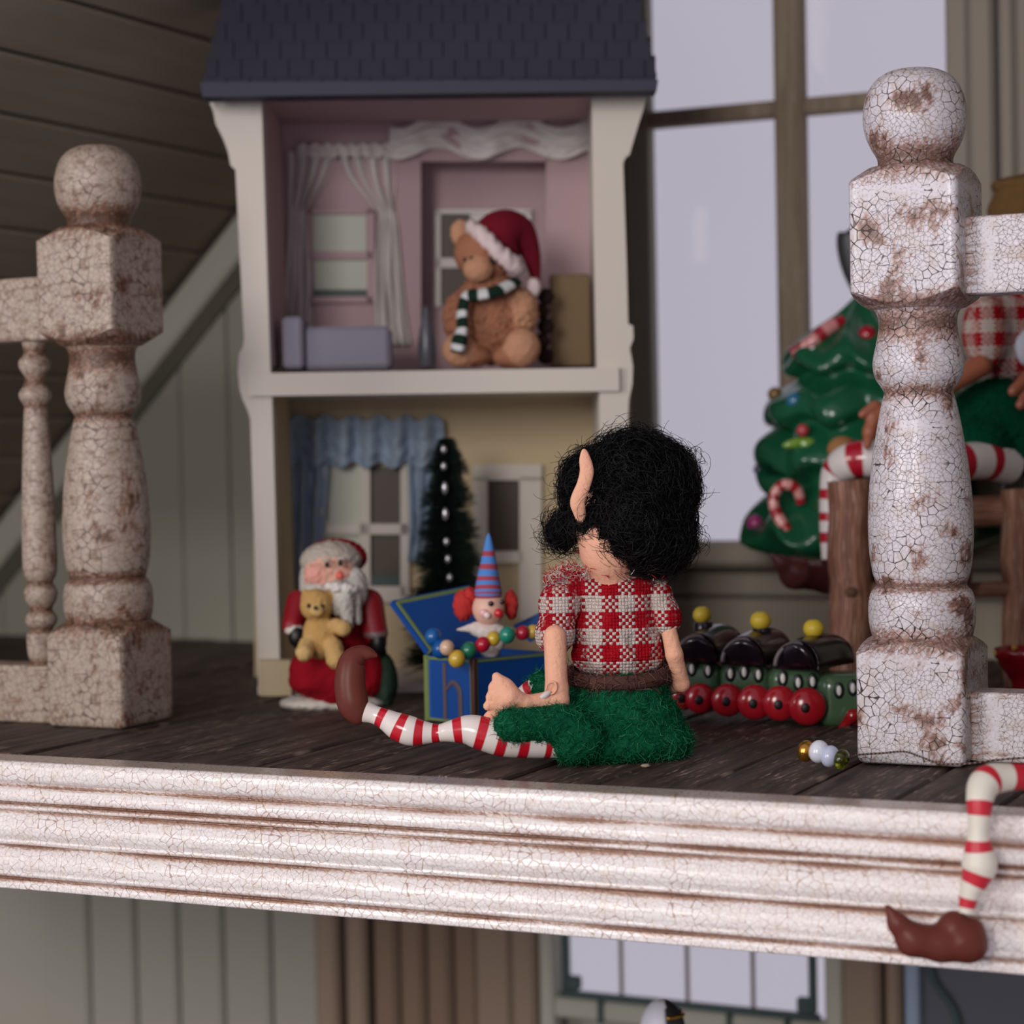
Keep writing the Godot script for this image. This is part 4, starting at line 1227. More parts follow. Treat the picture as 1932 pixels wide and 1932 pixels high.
	for i in 170:   # fly-away hairs
		var k := rng.randi() % hm.v.size()
		var n := mesh_n[k]
		var t := n.cross(Vector3(rng.randf_range(-1, 1), rng.randf_range(-1, 1), rng.randf_range(-1, 1))).normalized()
		list.append([hm.v[k], (n + t * 0.6).normalized(), t.cross(n).normalized(), px(rng.randf_range(26, 58)), rng.randf_range(-3.6, 3.6), Color.BLACK])
	part("hair_strands", hairs(list, px(0.75), 8), mats.black_hair, hair).set_meta("kind", "stuff")
	# crumbs on the boards
	var cr := stand("crumb", "pale crumb lying beside the green trousers", "crumb", 1218, 1446, 3.06)
	var mb := MB.new()
	ball(mb, m(1218, 1446, 0.0) * Vector3(1, 0, 1) + Vector3(0, px(3.0), 0), Vector3(px(9), px(3.5), px(6)), 12, lin(150, 138, 120), Basis(), 0.2, 6.0)
	part("crumb_body", mb, mats.matte, cr)

# ------------------------------------------------------------------ Santa figurine, jack-in-the-box, beads
func build_santa() -> void:
	var S := stand("santa_figurine", "painted Santa figurine hugging a golden teddy bear", "figurine", 640, 1338, 3.86)
	var red := lin(140, 20, 32); var wht := lin(206, 198, 188); var face := lin(216, 168, 148); var bd := lin(190, 186, 178); var gold := lin(188, 150, 92); var blk := lin(20, 18, 20); var grn := lin(44, 62, 50)
	part("base", blob([e3(595, 1325, 0.0, 68, 16, 56, wht), e3(665, 1326, 0.0, 60, 14, 50, wht), c3(625, 1320, 0.01, 26, 628, 1265, 0.02, 20, wht)], px(5), px(10), px(2), 90.0), mats.matte, S, "white snowy base and coat lining")
	part("robe", blob([c3(630, 1160, 0.0, 62, 632, 1270, 0.0, 72, red), e3(585, 1268, 0.035, 40, 42, 36, red), e3(588, 1288, 0.035, 42, 20, 38, red), e3(700, 1270, 0.0, 26, 44, 40, red), e3(688, 1288, 0.0, 34, 22, 42, red)], px(5), px(12), px(1.5), 80.0), mats.matte, S, "dark red robe")
	part("arm", blob([c3(562, 1135, 0.02, 22, 552, 1180, 0.05, 20, red), e3(556, 1188, 0.055, 19, 9, 19, wht), e3(560, 1202, 0.062, 15, 20, 17, blk)], px(4), px(6)), mats.painted, S)
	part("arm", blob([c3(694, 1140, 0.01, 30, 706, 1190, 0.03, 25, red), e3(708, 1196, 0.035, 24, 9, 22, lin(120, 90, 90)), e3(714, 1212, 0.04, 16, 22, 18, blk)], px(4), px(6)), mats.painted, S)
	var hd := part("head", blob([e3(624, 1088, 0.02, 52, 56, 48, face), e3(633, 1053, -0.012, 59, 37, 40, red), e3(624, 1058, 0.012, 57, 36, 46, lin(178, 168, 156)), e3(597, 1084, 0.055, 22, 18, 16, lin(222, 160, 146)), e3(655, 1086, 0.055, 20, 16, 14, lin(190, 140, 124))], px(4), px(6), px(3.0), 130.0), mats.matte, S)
	part("beard", blob([e3(600, 1120, 0.045, 30, 26, 26, bd), e3(640, 1128, 0.075, 30, 34, 24, bd), e3(668, 1110, 0.05, 26, 40, 26, bd), c3(650, 1130, 0.09, 18, 658, 1180, 0.085, 9, bd), c3(668, 1130, 0.07, 14, 676, 1172, 0.07, 7, bd), c3(636, 1110, 0.10, 10, 622, 1106, 0.10, 8, lin(216, 210, 204)), c3(654, 1110, 0.10, 10, 668, 1112, 0.095, 7, lin(216, 210, 204)), e3(583, 1100, 0.01, 18, 40, 30, bd)], px(3.5), px(5), px(2.2), 150.0), mats.matte, S, "grey white beard")
	for q in [[617, 1066, 0.072, 4.5, 5, blk], [642, 1062, 0.074, 4.5, 6, blk], [641, 1086, 0.098, 8, 8, lin(214, 96, 84)], [615, 1057, 0.075, 10, 3, bd], [645, 1053, 0.075, 9, 3, bd]]:
		var mb := MB.new()
		ball(mb, m(q[0], q[1], q[2]), Vector3(px(q[3]), px(q[4]), px(minf(q[3], 6))), 12, q[5])
		part("eye" if q[5] == blk else ("nose" if q[3] == 8 else "eyebrow"), mb, mats.painted, hd)
	var tb := part("teddy_bear", blob([e3(604, 1200, 0.085, 32, 44, 26, gold), e3(597, 1142, 0.095, 30, 30, 26, gold), e3(577, 1122, 0.09, 9, 11, 7, gold), e3(622, 1124, 0.09, 11, 12, 7, gold), e3(598, 1152, 0.12, 13, 11, 10, lin(204, 170, 112)), c3(635, 1180, 0.10, 14, 648, 1186, 0.11, 15, lin(196, 160, 104)), c3(580, 1215, 0.10, 15, 574, 1232, 0.125, 16, lin(204, 170, 112)), c3(628, 1220, 0.10, 18, 634, 1244, 0.12, 18, lin(196, 160, 104))], px(3.5), px(6), px(1.6), 140.0), mats.matte, S, "golden teddy bear held in the arms")
	for q in [[583, 1143, 0.118, 4.5], [607, 1144, 0.120, 4.5], [595, 1147, 0.134, 4]]:
		var mb := MB.new()
		ball(mb, m(q[0], q[1], q[2]), Vector3.ONE * px(q[3]), 10, lin(60, 44, 26))
		part("bead_eye", mb, mats.painted, tb)
	part("sack", blob([e3(728, 1285, -0.01, 22, 50, 36, grn), e3(718, 1235, -0.01, 12, 20, 20, blk)], px(5), px(10), px(2), 70.0), mats.matte, S, "dark green sack")

func build_jack() -> void:
	var J := stand("jack_in_the_box", "blue painted jack-in-the-box with a clown in a striped hat", "toy", 905, 1365, 3.60)
	var top := {"l": m(803, 1236, -0.03), "f": m(893, 1243, 0.05), "r": m(1036, 1212, -0.05), "b": m(945, 1205, -0.13)}
	var low := {}
	for k in top:
		low[k] = Vector3(top[k].x, 0.0, top[k].z)
		top[k].y = 0.5 * top[k].y + 0.5 * top.f.y if k != "f" else top[k].y
	var h: float = top.f.y
	for k in top: top[k].y = h
	var cen := Vector3.ZERO
	for k in low: cen += low[k] / 4.0
	# four sides with thickness
	for e in [["l", "f"], ["f", "r"], ["r", "b"], ["b", "l"]]:
		var a: Vector3 = low[e[0]]; var b: Vector3 = low[e[1]]
		var mid := (a + b) / 2.0
		var along := (b - a).normalized()
		var out := (mid - cen); out -= along * out.dot(along); out.y = 0.0; out = out.normalized()
		var bs := Basis(along, Vector3.UP, along.cross(Vector3.UP))
		var mb := MB.new()
		box(mb, mid - out * 0.005 + Vector3(0, h / 2, 0), Vector3((b - a).length(), h, 0.01), 0.001, bs)
		var side := part("box_side", mb, mats.box_blue, J, "blue box side")
		if e[0] == "l" or e[0] == "f":
			var w := (b - a).length()
			var o := mid + out * 0.0008
			for st in [[-w / 2 + px(6), h / 2, px(5), h], [w / 2 - px(6), h / 2, px(5), h], [0.0, h - px(5), w, px(5)], [0.0, px(4), w, px(5)]]:
				mb = MB.new()
				box(mb, o + along * st[0] + Vector3(0, st[1], 0), Vector3(st[2], st[3], 0.0022), 0.0005, bs)
				part("painted_border", mb, mats.box_edge, side)
			if e[0] == "l":      # the letter h in brown paint
				mb = MB.new()
				box(mb, o + along * (-w * 0.10) + Vector3(0, h * 0.47, 0), Vector3(px(9), h * 0.86, 0.0022), 0.0005, bs)
				tube(mb, spline([v4(o + along * (-w * 0.07) + Vector3(0, h * 0.50, 0), px(3)), v4(o + along * (w * 0.07) + Vector3(0, h * 0.62, 0), px(5)), v4(o + along * (w * 0.20) + Vector3(0, h * 0.52, 0), px(6)), v4(o + along * (w * 0.22) + Vector3(0, h * 0.30, 0), px(6)), v4(o + along * (w * 0.22) + Vector3(0, h * 0.06, 0), px(6))], 24), 8, null, Color.WHITE, Vector2(1, 1))
				for i in mb.v.size():      # pressed flat like a brush stroke
					var away := (mb.v[i] - o).dot(out)
					mb.v[i] -= out * (away - clampf(away, -0.001, 0.0012))
				part("letter_h", mb, mats.box_letter, side, "brown painted letter h")
	var mb := MB.new()
	tube(mb, [v4(low.f, px(6)), v4(low.f + Vector3(0, h, 0), px(6))], 10)
	part("corner_post", mb, mats.box_corner, J)
	mb = MB.new()
	tube(mb, [v4(low.l, px(4)), v4(low.l + Vector3(0, h, 0), px(4))], 10)
	part("corner_post", mb, mats.box_edge, J)
	mb = MB.new()
	face(mb, [low.l + Vector3(0, h * 0.55, 0), low.f + Vector3(0, h * 0.55, 0), low.r + Vector3(0, h * 0.55, 0), low.b + Vector3(0, h * 0.55, 0)], Vector3.UP)
	face(mb, [low.l + Vector3(0, 0.003, 0), low.f + Vector3(0, 0.003, 0), low.r + Vector3(0, 0.003, 0), low.b + Vector3(0, 0.003, 0)], Vector3.DOWN)
	part("inner_floor", mb, mats.box_blue, J)
	# the open lid, hinged on the far edge
	var far_l := m(735, 1141, -0.09); var far_b := m(880, 1112, -0.19)
	var L: Vector3 = top.l; var B: Vector3 = top.b
	mb = MB.new()
	var n := (far_l - L).cross(B - L).normalized()
	for w in [[L, B, far_b, far_l]]:
		face(mb, w, n)
		var w2 := []
		for p in w: w2.append(p - n * 0.010)
		face(mb, w2, -n)
		for i in 4: face(mb, [w[i], w[(i + 1) % 4], w2[(i + 1) % 4], w2[i]], (w[i] + w[(i + 1) % 4]) / 2.0 - (w[0] + w[2]) / 2.0)
	var lid := part("lid", mb, mats.box_blue, J, "open blue lid")
	for e in [[L, far_l], [far_l, far_b]]:
		mb = MB.new()
		tube(mb, [v4(e[0].lerp(B, 0.05) - n * 0.005, px(8)), v4(e[1].lerp(B, 0.05) - n * 0.005, px(8))], 12)
		part("painted_border", mb, mats.box_edge, lid)
	slab("lid_flap", [[968, 1180], [1018, 1156], [1040, 1190], [1000, 1212]], -0.10, -0.11, mats.box_blue, J)
	# clown
	var C := Node3D.new()
	C.name = "clown"
	J.add_child(C)
	var fc := lin(224, 178, 158)
	part("head", blob([e3(922, 1148, 0.0, 31, 33, 30, fc)], px(3), px(4)), mats.painted, C)
	var hat := MB.new()
	var hp := Bands.new()
	hp.ground = lin(84, 136, 205)
	for q in [[0.34, 0.40], [0.47, 0.525], [0.585, 0.64], [0.69, 0.745], [0.79, 0.84], [0.885, 0.93]]: hp.list.append([q[0], q[1], lin(164, 72, 86)])
	tube(hat, spline([q4(922, 1006, -0.005, 1), q4(922, 1018, -0.005, 6), q4(922, 1050, -0.004, 13), q4(921, 1090, -0.002, 21), q4(921, 1118, 0.0, 26), q4(921, 1122, 0.0, 24)], 140), 24, hp)
	part("hat", hat, mats.matte, C, "blue cone hat with red stripes")
	for q in [[874, 1143, -0.01, 18, 28], [964, 1141, -0.02, 14, 26], [886, 1125, -0.012, 14, 16]]:
		var hr := MB.new()
		ball(hr, m(q[0], q[1], q[2]), Vector3(px(q[3]), px(q[4]), px(q[3])), 22, lin(188, 56, 54), Basis(), 0.22, 6.0)
		part("hair_tuft", hr, mats.matte, C, "curly red hair")
	for q in [[926, 1139, 0.0265, 5.2, lin(24, 18, 18), "eye"], [947, 1136, 0.020, 4.4, lin(24, 18, 18), "eye"], [941, 1157, 0.028, 9, lin(200, 34, 48), "nose"], [913, 1157, 0.027, 8, lin(232, 176, 176), "cheek"], [919, 1161, 0.030, 6, lin(236, 214, 210), "mouth_swirl"]]:
		var b := MB.new()
		ball(b, m(q[0], q[1], q[2]), Vector3(px(q[3]), px(q[3]), px(q[3] * (0.9 if q[5] == "nose" else 0.5))), 14, q[4])
		part(q[5], b, mats.glazed, C)
	part("ruff", blob([e3(920, 1190, -0.005, 34, 14, 24, lin(214, 202, 196)), c3(900, 1184, 0.0, 12, 864, 1188, 0.005, 3, lin(214, 202, 196)), c3(935, 1186, 0.0, 12, 958, 1194, 0.005, 3, lin(214, 202, 196)), c3(920, 1192, 0.0, 16, 925, 1225, 0.0, 20, lin(206, 196, 190)), e3(926, 1232, 0.015, 15, 12, 12, lin(206, 196, 190)), e3(944, 1214, 0.012, 10, 12, 9, lin(206, 196, 190))], px(3), px(6), px(1), 90.0), mats.matte, C, "white pointed ruff")

func build_beads() -> void:
	var G := stand("bead_garland", "string of coloured wooden beads draped over the blue box", "beads", 905, 1240, 3.54)
	G.position = at(905, 1250, 3.54)
	here = G.transform.affine_inverse(); far = 3.54
	var list := [[817, 1201, -0.01, 17, lin(24, 92, 158)], [833, 1224, 0.0, 20, lin(20, 80, 150)], [843, 1222, 0.022, 15, lin(216, 180, 150)], [862, 1243, 0.02, 17.5, lin(206, 170, 64)], [884, 1227, 0.005, 17, lin(34, 116, 86)], [911, 1216, 0.002, 15.5, lin(176, 28, 50)], [931, 1205, -0.005, 14.5, lin(200, 170, 58)], [957, 1198, 0.0, 16.5, lin(36, 134, 112)], [986, 1194, -0.01, 14.5, lin(166, 30, 50)], [1005, 1192, -0.02, 14, lin(206, 172, 76)], [1022, 1188, -0.03, 13, lin(36, 120, 90)]]
	var path := []
	for b in list:
		var mb := MB.new()
		lathe(mb, bead_profile(px(b[3])), 24, m(b[0], b[1], b[2]), Basis(Vector3(0, 0, 1), 1.1 + 0.3 * sin(b[0])), b[4])
		part("bead", mb, mats.glazed, G)
		path.append(q4(b[0], b[1], b[2], 1.2))
	var mb := MB.new()
	tube(mb, spline(path, 60), 6)
	part("string", mb, mats.thread, G)

func bead_profile(r: float, hole := 0.22) -> Array:
	var o := []
	for i in 15:
		var a := lerpf(-PI / 2 + hole, PI / 2 - hole, i / 14.0)
		o.append(Vector2(r * cos(a), r * 0.92 * sin(a)))
	o.push_front(Vector2(0.0, o[0].y * 0.8))
	o.append(Vector2(0.0, o[-1].y * 0.8))
	return o

# ------------------------------------------------------------------ train, ceramic tree, second elf, beads, hanging leg
func build_train() -> void:
	var T := stand("toy_train", "green clay toy train with black domed roofs and red wheels", "toy train", 1450, 1362, 3.56)
	var grn := lin(70, 96, 70); var blk := lin(22, 20, 22)
	var cars := [[1314, 1288, -0.05, 47, 45, 50], [1405, 1294, -0.01, 46, 46, 50], [1497, 1302, 0.025, 49, 47, 50], [1592, 1318, 0.05, 52, 50, 50]]
	for c in cars:
		var cb := MB.new()
		roundbox(cb, m(c[0], c[1], c[2]), Vector3(px(c[3]), px(c[4]), px(c[5])), px(24), 14)
		for i in cb.v.size(): cb.col[i] = grn
		part("carriage", cb, mats.glazed, T, "green carriage")
	# barrel roofs, each with a rimmed end
	for q in [[1318, 1244, 0.0, 1372, 1228, -0.12, 45], [1405, 1250, 0.04, 1462, 1236, -0.08, 45], [1505, 1258, 0.075, 1576, 1248, -0.04, 45]]:
		var mb := MB.new()
		tube(mb, spline([q4(q[0] - 2, q[1], q[2] + 0.004, q[6] - 6), q4(q[0], q[1], q[2], q[6]), q4((q[0] + q[3]) / 2, (q[1] + q[4]) / 2 - 4, (q[2] + q[5]) / 2, q[6] + 3), q4(q[3] - 6, q[4], q[5] + 0.02, q[6]), q4(q[3] + 6, q[4] + 4, q[5], q[6] * 0.6)], 24), 28, null, blk, Vector2(1.0, 1.12), Vector3.RIGHT)
		var floor_y: float = m(q[0], q[1] + 4, q[2]).y
		for i in mb.v.size(): mb.v[i].y = maxf(mb.v[i].y, floor_y)
		var rf := part("roof", mb, mats.glazed, T, "glossy black domed roof")
		mb = MB.new()
		var ring := []
		for i in 25:
			var a := PI * i / 24.0
			var c := m(q[0] - 1, q[1] - 2, q[2] + 0.004)
			ring.append(v4(c + Vector3(cos(a) * px(q[6] - 5), sin(a) * px(q[6] - 3), 0), px(4.5)))
		tube(mb, ring, 8, null, lin(92, 80, 84))
		part("roof_rim", mb, mats.painted, rf)
	for q in [[1325, 1160, -0.06, 18], [1435, 1171, -0.01, 20], [1535, 1186, 0.03, 19.5]]:
		var mb := MB.new()
		tube(mb, [q4(q[0] + 4, q[1] + 50, q[2], 21), q4(q[0] + 2, q[1] + 14, q[2], 18)], 18, null, blk)
		var ch := part("chimney", mb, mats.glazed, T)
		mb = MB.new()
		lathe(mb, bead_profile(px(q[3]), 0.35), 28, m(q[0], q[1], q[2]), Basis(), lin(206, 178, 54))
		part("knob", mb, mats.painted, ch, "yellow knob")
	for w in [[1305, 1262, 0], [1336, 1265, 0], [1378, 1271, 1], [1404, 1268, 1], [1431, 1273, 1], [1477, 1280, 2], [1506, 1288, 2], [1533, 1286, 2], [1583, 1303, 3], [1609, 1298, 3]]:
		var c: Array = cars[w[2]]
		var dx: float = (w[0] - c[0]) / c[3]; var dy: float = (w[1] - c[1]) / c[4]
		var zz: float = c[2] + px(c[5]) * (1.0 - 0.16 * maxf(0.0, absf(dx) - 0.5) - 0.22 * maxf(0.0, absf(dy) - 0.45))
		var mb := MB.new()
		ball(mb, m(w[0], w[1], zz), Vector3(px(10.5), px(16), px(4)), 14, lin(20, 26, 22))
		var fr := part("window_surround", mb, mats.painted, T)
		mb = MB.new()
		ball(mb, m(w[0], w[1], zz + px(2.6)), Vector3(px(4.8), px(9.5), px(3.2)), 12, lin(214, 212, 206))
		part("window", mb, mats.painted, fr)
	for q in [[1523, 1333, 0.105, 35], [1472, 1327, 0.085, 33], [1424, 1325, 0.062, 33], [1373, 1321, 0.04, 31], [1322, 1318, 0.012, 29], [1289, 1314, -0.01, 26]]:
		var mb := MB.new()
		ball(mb, m(q[0], q[1], q[2]), Vector3(px(q[3]), px(q[3]), px(q[3] * 0.55)), 26, lin(158, 26, 34))
		var wh := part("wheel", mb, mats.glazed, T, "red wheel")
		mb = MB.new()
		ball(mb, m(q[0] - 3, q[1] + 3, q[2] + px(q[3] * 0.53)), Vector3(px(8), px(9), px(2.8)), 12, lin(20, 12, 14))
		part("hub", mb, mats.painted, wh)
	part("cowcatcher", blob([c3(1588, 1375, 0.10, 8, 1608, 1350, 0.11, 11, lin(150, 24, 32)), c3(1608, 1350, 0.11, 11, 1650, 1345, 0.10, 16, lin(150, 24, 32)), c3(1600, 1372, 0.09, 8, 1650, 1366, 0.09, 10, lin(150, 24, 32))], px(4), px(6)), mats.glazed, T, "red cowcatcher")

func build_ceramic_tree() -> void:
	var T := stand("ceramic_tree", "glossy green ceramic Christmas tree hung with candy canes and baubles", "Christmas tree", 1640, 1265, 4.38)
	var grn := lin(26, 84, 58)
	var rows := [[548, 8], [600, 62], [640, 118], [672, 150], [694, 150], [706, 124], [722, 140], [750, 178], [785, 182], [800, 160], [812, 164], [845, 194], [878, 200], [895, 168], [910, 160], [945, 190], [985, 222], [1010, 222], [1032, 178], [1056, 96], [1060, 30]]
	var pts := []
	for r in rows: pts.append(Vector4(px(r[1]), m(1640, r[0]).y, 0, 0))
	var fine := spline(pts, 110)
	var mb := MB.new()
	var n := 96
	for i in fine.size():
		for j in n + 1:
			var a := TAU * j / n
			var f := fine[i].x as float
			var lob := 1.0 + 0.06 * sin(a * 9.0 + fine[i].y * 40.0) + 0.07 * noise.get_noise_2d(cos(a) * 2.2 + fine[i].y * 9.0, sin(a) * 2.2)
			var y := fine[i].y as float
			y += 0.012 * sin(a * 9.0 + 1.5 + y * 20.0) * f / 0.2
			mb.vert(m(1640, 1000, 0.0) * Vector3(1, 0, 1) + Vector3(cos(a) * f * lob, y, -sin(a) * f * lob), Vector2.ZERO, grn)
	for i in fine.size() - 1:
		for j in n:
			var q := i * (n + 1) + j
			mb.quad(q, q + n + 1, q + n + 2, q + 1)
	part("boughs", mb, mats.glazed, T, "glossy green boughs")
	mb = MB.new()
	tube(mb, [v4(Vector3(m(1640, 1000).x, 0.0, m(1640, 1000).z), px(40)), q4(1640, 1050, 0, 34)], 18, null, lin(70, 46, 36))
	part("trunk", mb, mats.painted, T)
	mb = MB.new()
	tube(mb, spline([q4(1640, 572, 0, 16), q4(1626, 540, 0, 22), q4(1610, 500, 0, 24), q4(1606, 462, 0, 28), q4(1609, 443, 0, 27), q4(1609, 441, 0, 3)], 24), 18, null, lin(52, 54, 56))
	part("topper", mb, mats.painted, T, "dark grey topper")
	var R := lin(150, 24, 42)
	for b in [[1637, 632, 0.115, 18, R], [1425, 988, 0.0, 17, lin(170, 58, 118)], [1462, 744, 0.02, 14, lin(130, 100, 50)], [1500, 757, 0.10, 17, lin(46, 104, 140)], [1533, 664, 0.08, 12, lin(214, 206, 208)], [1515, 812, 0.14, 12, lin(176, 70, 74)], [1432, 886, -0.01, 11, lin(92, 84, 120)]]:
		mb = MB.new()
		ball(mb, m(b[0], b[1], b[2]), Vector3.ONE * px(b[3]), 16, b[4])
		part("bauble", mb, mats.glazed, T)
	var pk := lin(214, 150, 146)
	var cn := MB.new()
	tube(cn, spline([q4(1512, 950, 0.13, 9), q4(1504, 924, 0.135, 10), q4(1482, 914, 0.135, 10), q4(1464, 928, 0.13, 10), q4(1460, 952, 0.13, 10), q4(1472, 980, 0.14, 11), q4(1488, 1003, 0.15, 10)], 110), 12, stripes([[0, 8], [18, 26], [36, 44], [54, 62], [72, 80], [90, 100]], 0, 100, lin(160, 34, 44), pk))
	part("candy_cane", cn, mats.glazed, T, "red and pink candy cane")
	cn = MB.new()
	tube(cn, spline([q4(1496, 668, 0.06, 12), q4(1530, 646, 0.075, 13), q4(1562, 620, 0.075, 14), q4(1592, 604, 0.07, 11)], 80), 12, stripes([[0, 22], [45, 58], [80, 100]], 0, 100, lin(150, 30, 44), lin(196, 132, 132)))
	part("candy_cane", cn, mats.glazed, T, "red and pink candy cane")
	for l in [[1502, 836, 0.14, 26, 9, 0.2], [1528, 842, 0.15, 20, 14, -0.6]]:
		mb = MB.new()
		ball(mb, m(l[0], l[1], l[2]), Vector3(px(l[3]), px(l[4]), px(6)), 14, lin(112, 148, 52), Basis(Vector3(0, 0, 1), l[5]))
		part("holly_leaf", mb, mats.glazed, T, "lime green leaf")
	cn = MB.new()
	tube(cn, spline([q4(1500, 920, 0.06, 26), q4(1455, 915, 0.03, 20), q4(1436, 895, 0.0, 12)], 20), 12, null, grn)
	part("bough_tip", cn, mats.glazed, T)

func build_second_elf() -> void:
	var C := stand("log_stool", "rustic stool of bark-brown log posts under the second elf", "stool", 1740, 1290, 3.98)
	for q in [[1601, 906, 0.05, 40], [1918, 922, 0.05, 30], [1712, 932, -0.07, 30], [1960, 925, -0.07, 30]]:
		var mb := MB.new()
		var top := m(q[0], q[1], q[2])
		var pth := []
		for i in 12: pth.append(v4(Vector3(top.x + 0.002 * sin(i * 1.3), top.y * (1.0 - i / 11.0), top.z), px(q[3]) * (1.0 + 0.03 * sin(i * 2.1))))
		tube(mb, pth, 22)
		part("leg", mb, mats.log, C)
	for q in [[1614, 1113, 0.05, 1918, 1110, 0.05, 15], [1601, 966, 0.03, 1940, 962, 0.03, 30], [1690, 968, -0.07, 1960, 964, -0.07, 28]]:
		var mb := MB.new()
		tube(mb, spline([q4(q[0], q[1], q[2], q[6]), q4((q[0] + q[3]) / 2.0, (q[1] + q[4]) / 2.0 + 3, (q[2] + q[5]) / 2.0, q[6] * 0.95), q4(q[3], q[4], q[5], q[6])], 14), 14)
		part("rung" if q[6] < 20 else "seat_log", mb, mats.log, C)
	var kn := MB.new()
	ball(kn, m(1606, 1117, 0.085), Vector3(px(12), px(10), px(6)), 12, lin(96, 72, 60))
	part("knot", kn, mats.matte, C)
	# elf
	var E := stand("elf_doll", "elf doll with striped leg sitting on the log stool by the window", "doll", 1800, 1290, 3.98)
	var red := lin(166, 24, 46); var white := lin(214, 208, 206); var g := lin(12, 60, 42); var s := lin(156, 92, 70)
	var mb := MB.new()
	tube(mb, spline([q4(1850, 860, -0.03, 44), q4(1750, 866, 0.02, 40), q4(1670, 866, 0.02, 36), q4(1612, 868, 0.01, 35), q4(1582, 890, -0.02, 32), q4(1572, 940, -0.02, 26), q4(1570, 1000, -0.02, 24), q4(1572, 1055, -0.02, 22)], 140), 22, stripes([[6, 11], [24, 29.5], [38, 43.5], [52, 58], [68, 72], [78, 82], [87, 91]], 0, 100, red, white))
	part("leg", mb, mats.glazed, E, "white leg with red stripes")
	var kn2 := MB.new()
	ball(kn2, m(1590, 848, -0.05), Vector3(px(30), px(26), px(26)), 16, lin(150, 108, 70))
	part("knee_patch", kn2, mats.matte, E, "tan knee patch")
	part("shoe", blob([c3(1622, 1078, -0.045, 34, 1560, 1086, -0.04, 32, lin(84, 44, 46)), c3(1560, 1086, -0.04, 32, 1500, 1080, 0.0, 30, lin(84, 44, 46)), c3(1500, 1080, 0.0, 30, 1474, 1062, 0.02, 13, lin(84, 44, 46)), c3(1474, 1062, 0.02, 13, 1457, 1047, 0.03, 4, lin(84, 44, 46))], px(4), px(12)), mats.glazed, E, "brown shoe with pointed toe")
	mb = MB.new()
	tube(mb, spline([q4(1900, 870, 0.02, 44), q4(1850, 868, 0.06, 36), q4(1790, 880, 0.10, 34), q4(1765, 920, 0.115, 28), q4(1760, 1010, 0.115, 24), q4(1765, 1060, 0.11, 22)], 120), 20, stripes([[14, 19], [30, 36], [48, 54], [64, 69], [80, 85]], 0, 100, red, white))
	part("leg", mb, mats.glazed, E)
	part("shoe", blob([c3(1800, 1085, 0.11, 34, 1740, 1092, 0.12, 32, lin(84, 44, 46)), c3(1740, 1092, 0.12, 32, 1690, 1080, 0.13, 18, lin(84, 44, 46))], px(5), px(12)), mats.glazed, E)
	var tr := blob([e3(1900, 790, -0.02, 110, 80, 80, g), e3(1850, 835, 0.02, 70, 50, 60, g), e3(1960, 830, 0.0, 90, 70, 80, g), e3(1780, 850, -0.02, 60, 36, 44, g)], px(6), px(20), px(2), 90.0)
	var pa := part("trousers", tr, mats.wool, E, "green felt trousers")
	part("felt_fibres", fleece(tr, 1500, px(16), px(0.9), [lin(14, 64, 44), lin(24, 84, 60), lin(10, 50, 36)]), mats.wool, pa).set_meta("kind", "stuff")
	part("shirt", blob([e3(1930, 640, -0.02, 96, 90, 70, Color.WHITE), e3(1860, 628, 0.03, 44, 70, 46, Color.WHITE), e3(1880, 600, 0.0, 60, 46, 50, Color.WHITE)], px(5), px(16), px(1.5), 90.0), mats.checked_cloth, E, "red and white checked shirt")
	part("arm", blob([c3(1850, 690, 0.05, 22, 1760, 740, 0.07, 18, s), c3(1760, 740, 0.07, 18, 1690, 775, 0.06, 15, s), e3(1662, 786, 0.06, 28, 26, 14, s), c3(1650, 765, 0.065, 10, 1627, 782, 0.07, 8, s), c3(1648, 790, 0.065, 13, 1640, 815, 0.07, 12, s), c3(1640, 815, 0.07, 12, 1636, 842, 0.07, 7, s), c3(1668, 795, 0.06, 11, 1664, 830, 0.06, 8, s), c3(1680, 770, 0.06, 9, 1680, 785, 0.08, 8, s), c3(1680, 790, 0.06, 10, 1684, 822, 0.06, 7, s)], px(4), px(6)), mats.painted, E, "brown clay arm and hand")
	part("arm", blob([c3(1990, 660, 0.06, 20, 1975, 700, 0.08, 16, s), e3(1958, 712, 0.085, 28, 20, 16, s), c3(1950, 702, 0.09, 14, 1912, 738, 0.10, 11, s), c3(1955, 722, 0.09, 13, 1926, 764, 0.10, 10, s), c3(1965, 728, 0.09, 12, 1946, 774, 0.10, 9, s), c3(1972, 730, 0.09, 11, 1965, 776, 0.10, 8, s), c3(1960, 700, 0.10, 10, 1940, 690, 0.11, 8, s)], px(4), px(6)), mats.painted, E)
	mb = MB.new()
	ball(mb, m(1944, 655, 0.07), Vector3(px(28), px(36), px(20)), 16, lin(190, 192, 206), Basis(), 0.08, 6.0)
	part("cuff", mb, mats.matte, E, "pale fleecy cuff")
	var h2 := part("head", blob([e3(1965, 480, 0.0, 78, 82, 74, lin(176, 116, 90)), c3(1960, 540, 0.0, 36, 1955, 580, 0.0, 34, lin(176, 116, 90)), c3(1900, 480, 0.0, 14, 1868, 462, -0.01, 5, lin(176, 116, 90)), c3(2030, 480, 0.0, 14, 2062, 462, -0.01, 5, lin(176, 116, 90))], px(6), px(12)), mats.painted, E)
	features(h2, m(1965, 484, 0.0), px(77), -0.35, lin(168, 104, 80))
	part("cap", blob([e3(1962, 400, 0.0, 98, 66, 84, lin(104, 78, 48)), e3(1962, 350, 0.0, 92, 22, 78, lin(104, 78, 48))], px(6), px(10), px(2), 60.0), mats.matte, E, "brown felt cap")
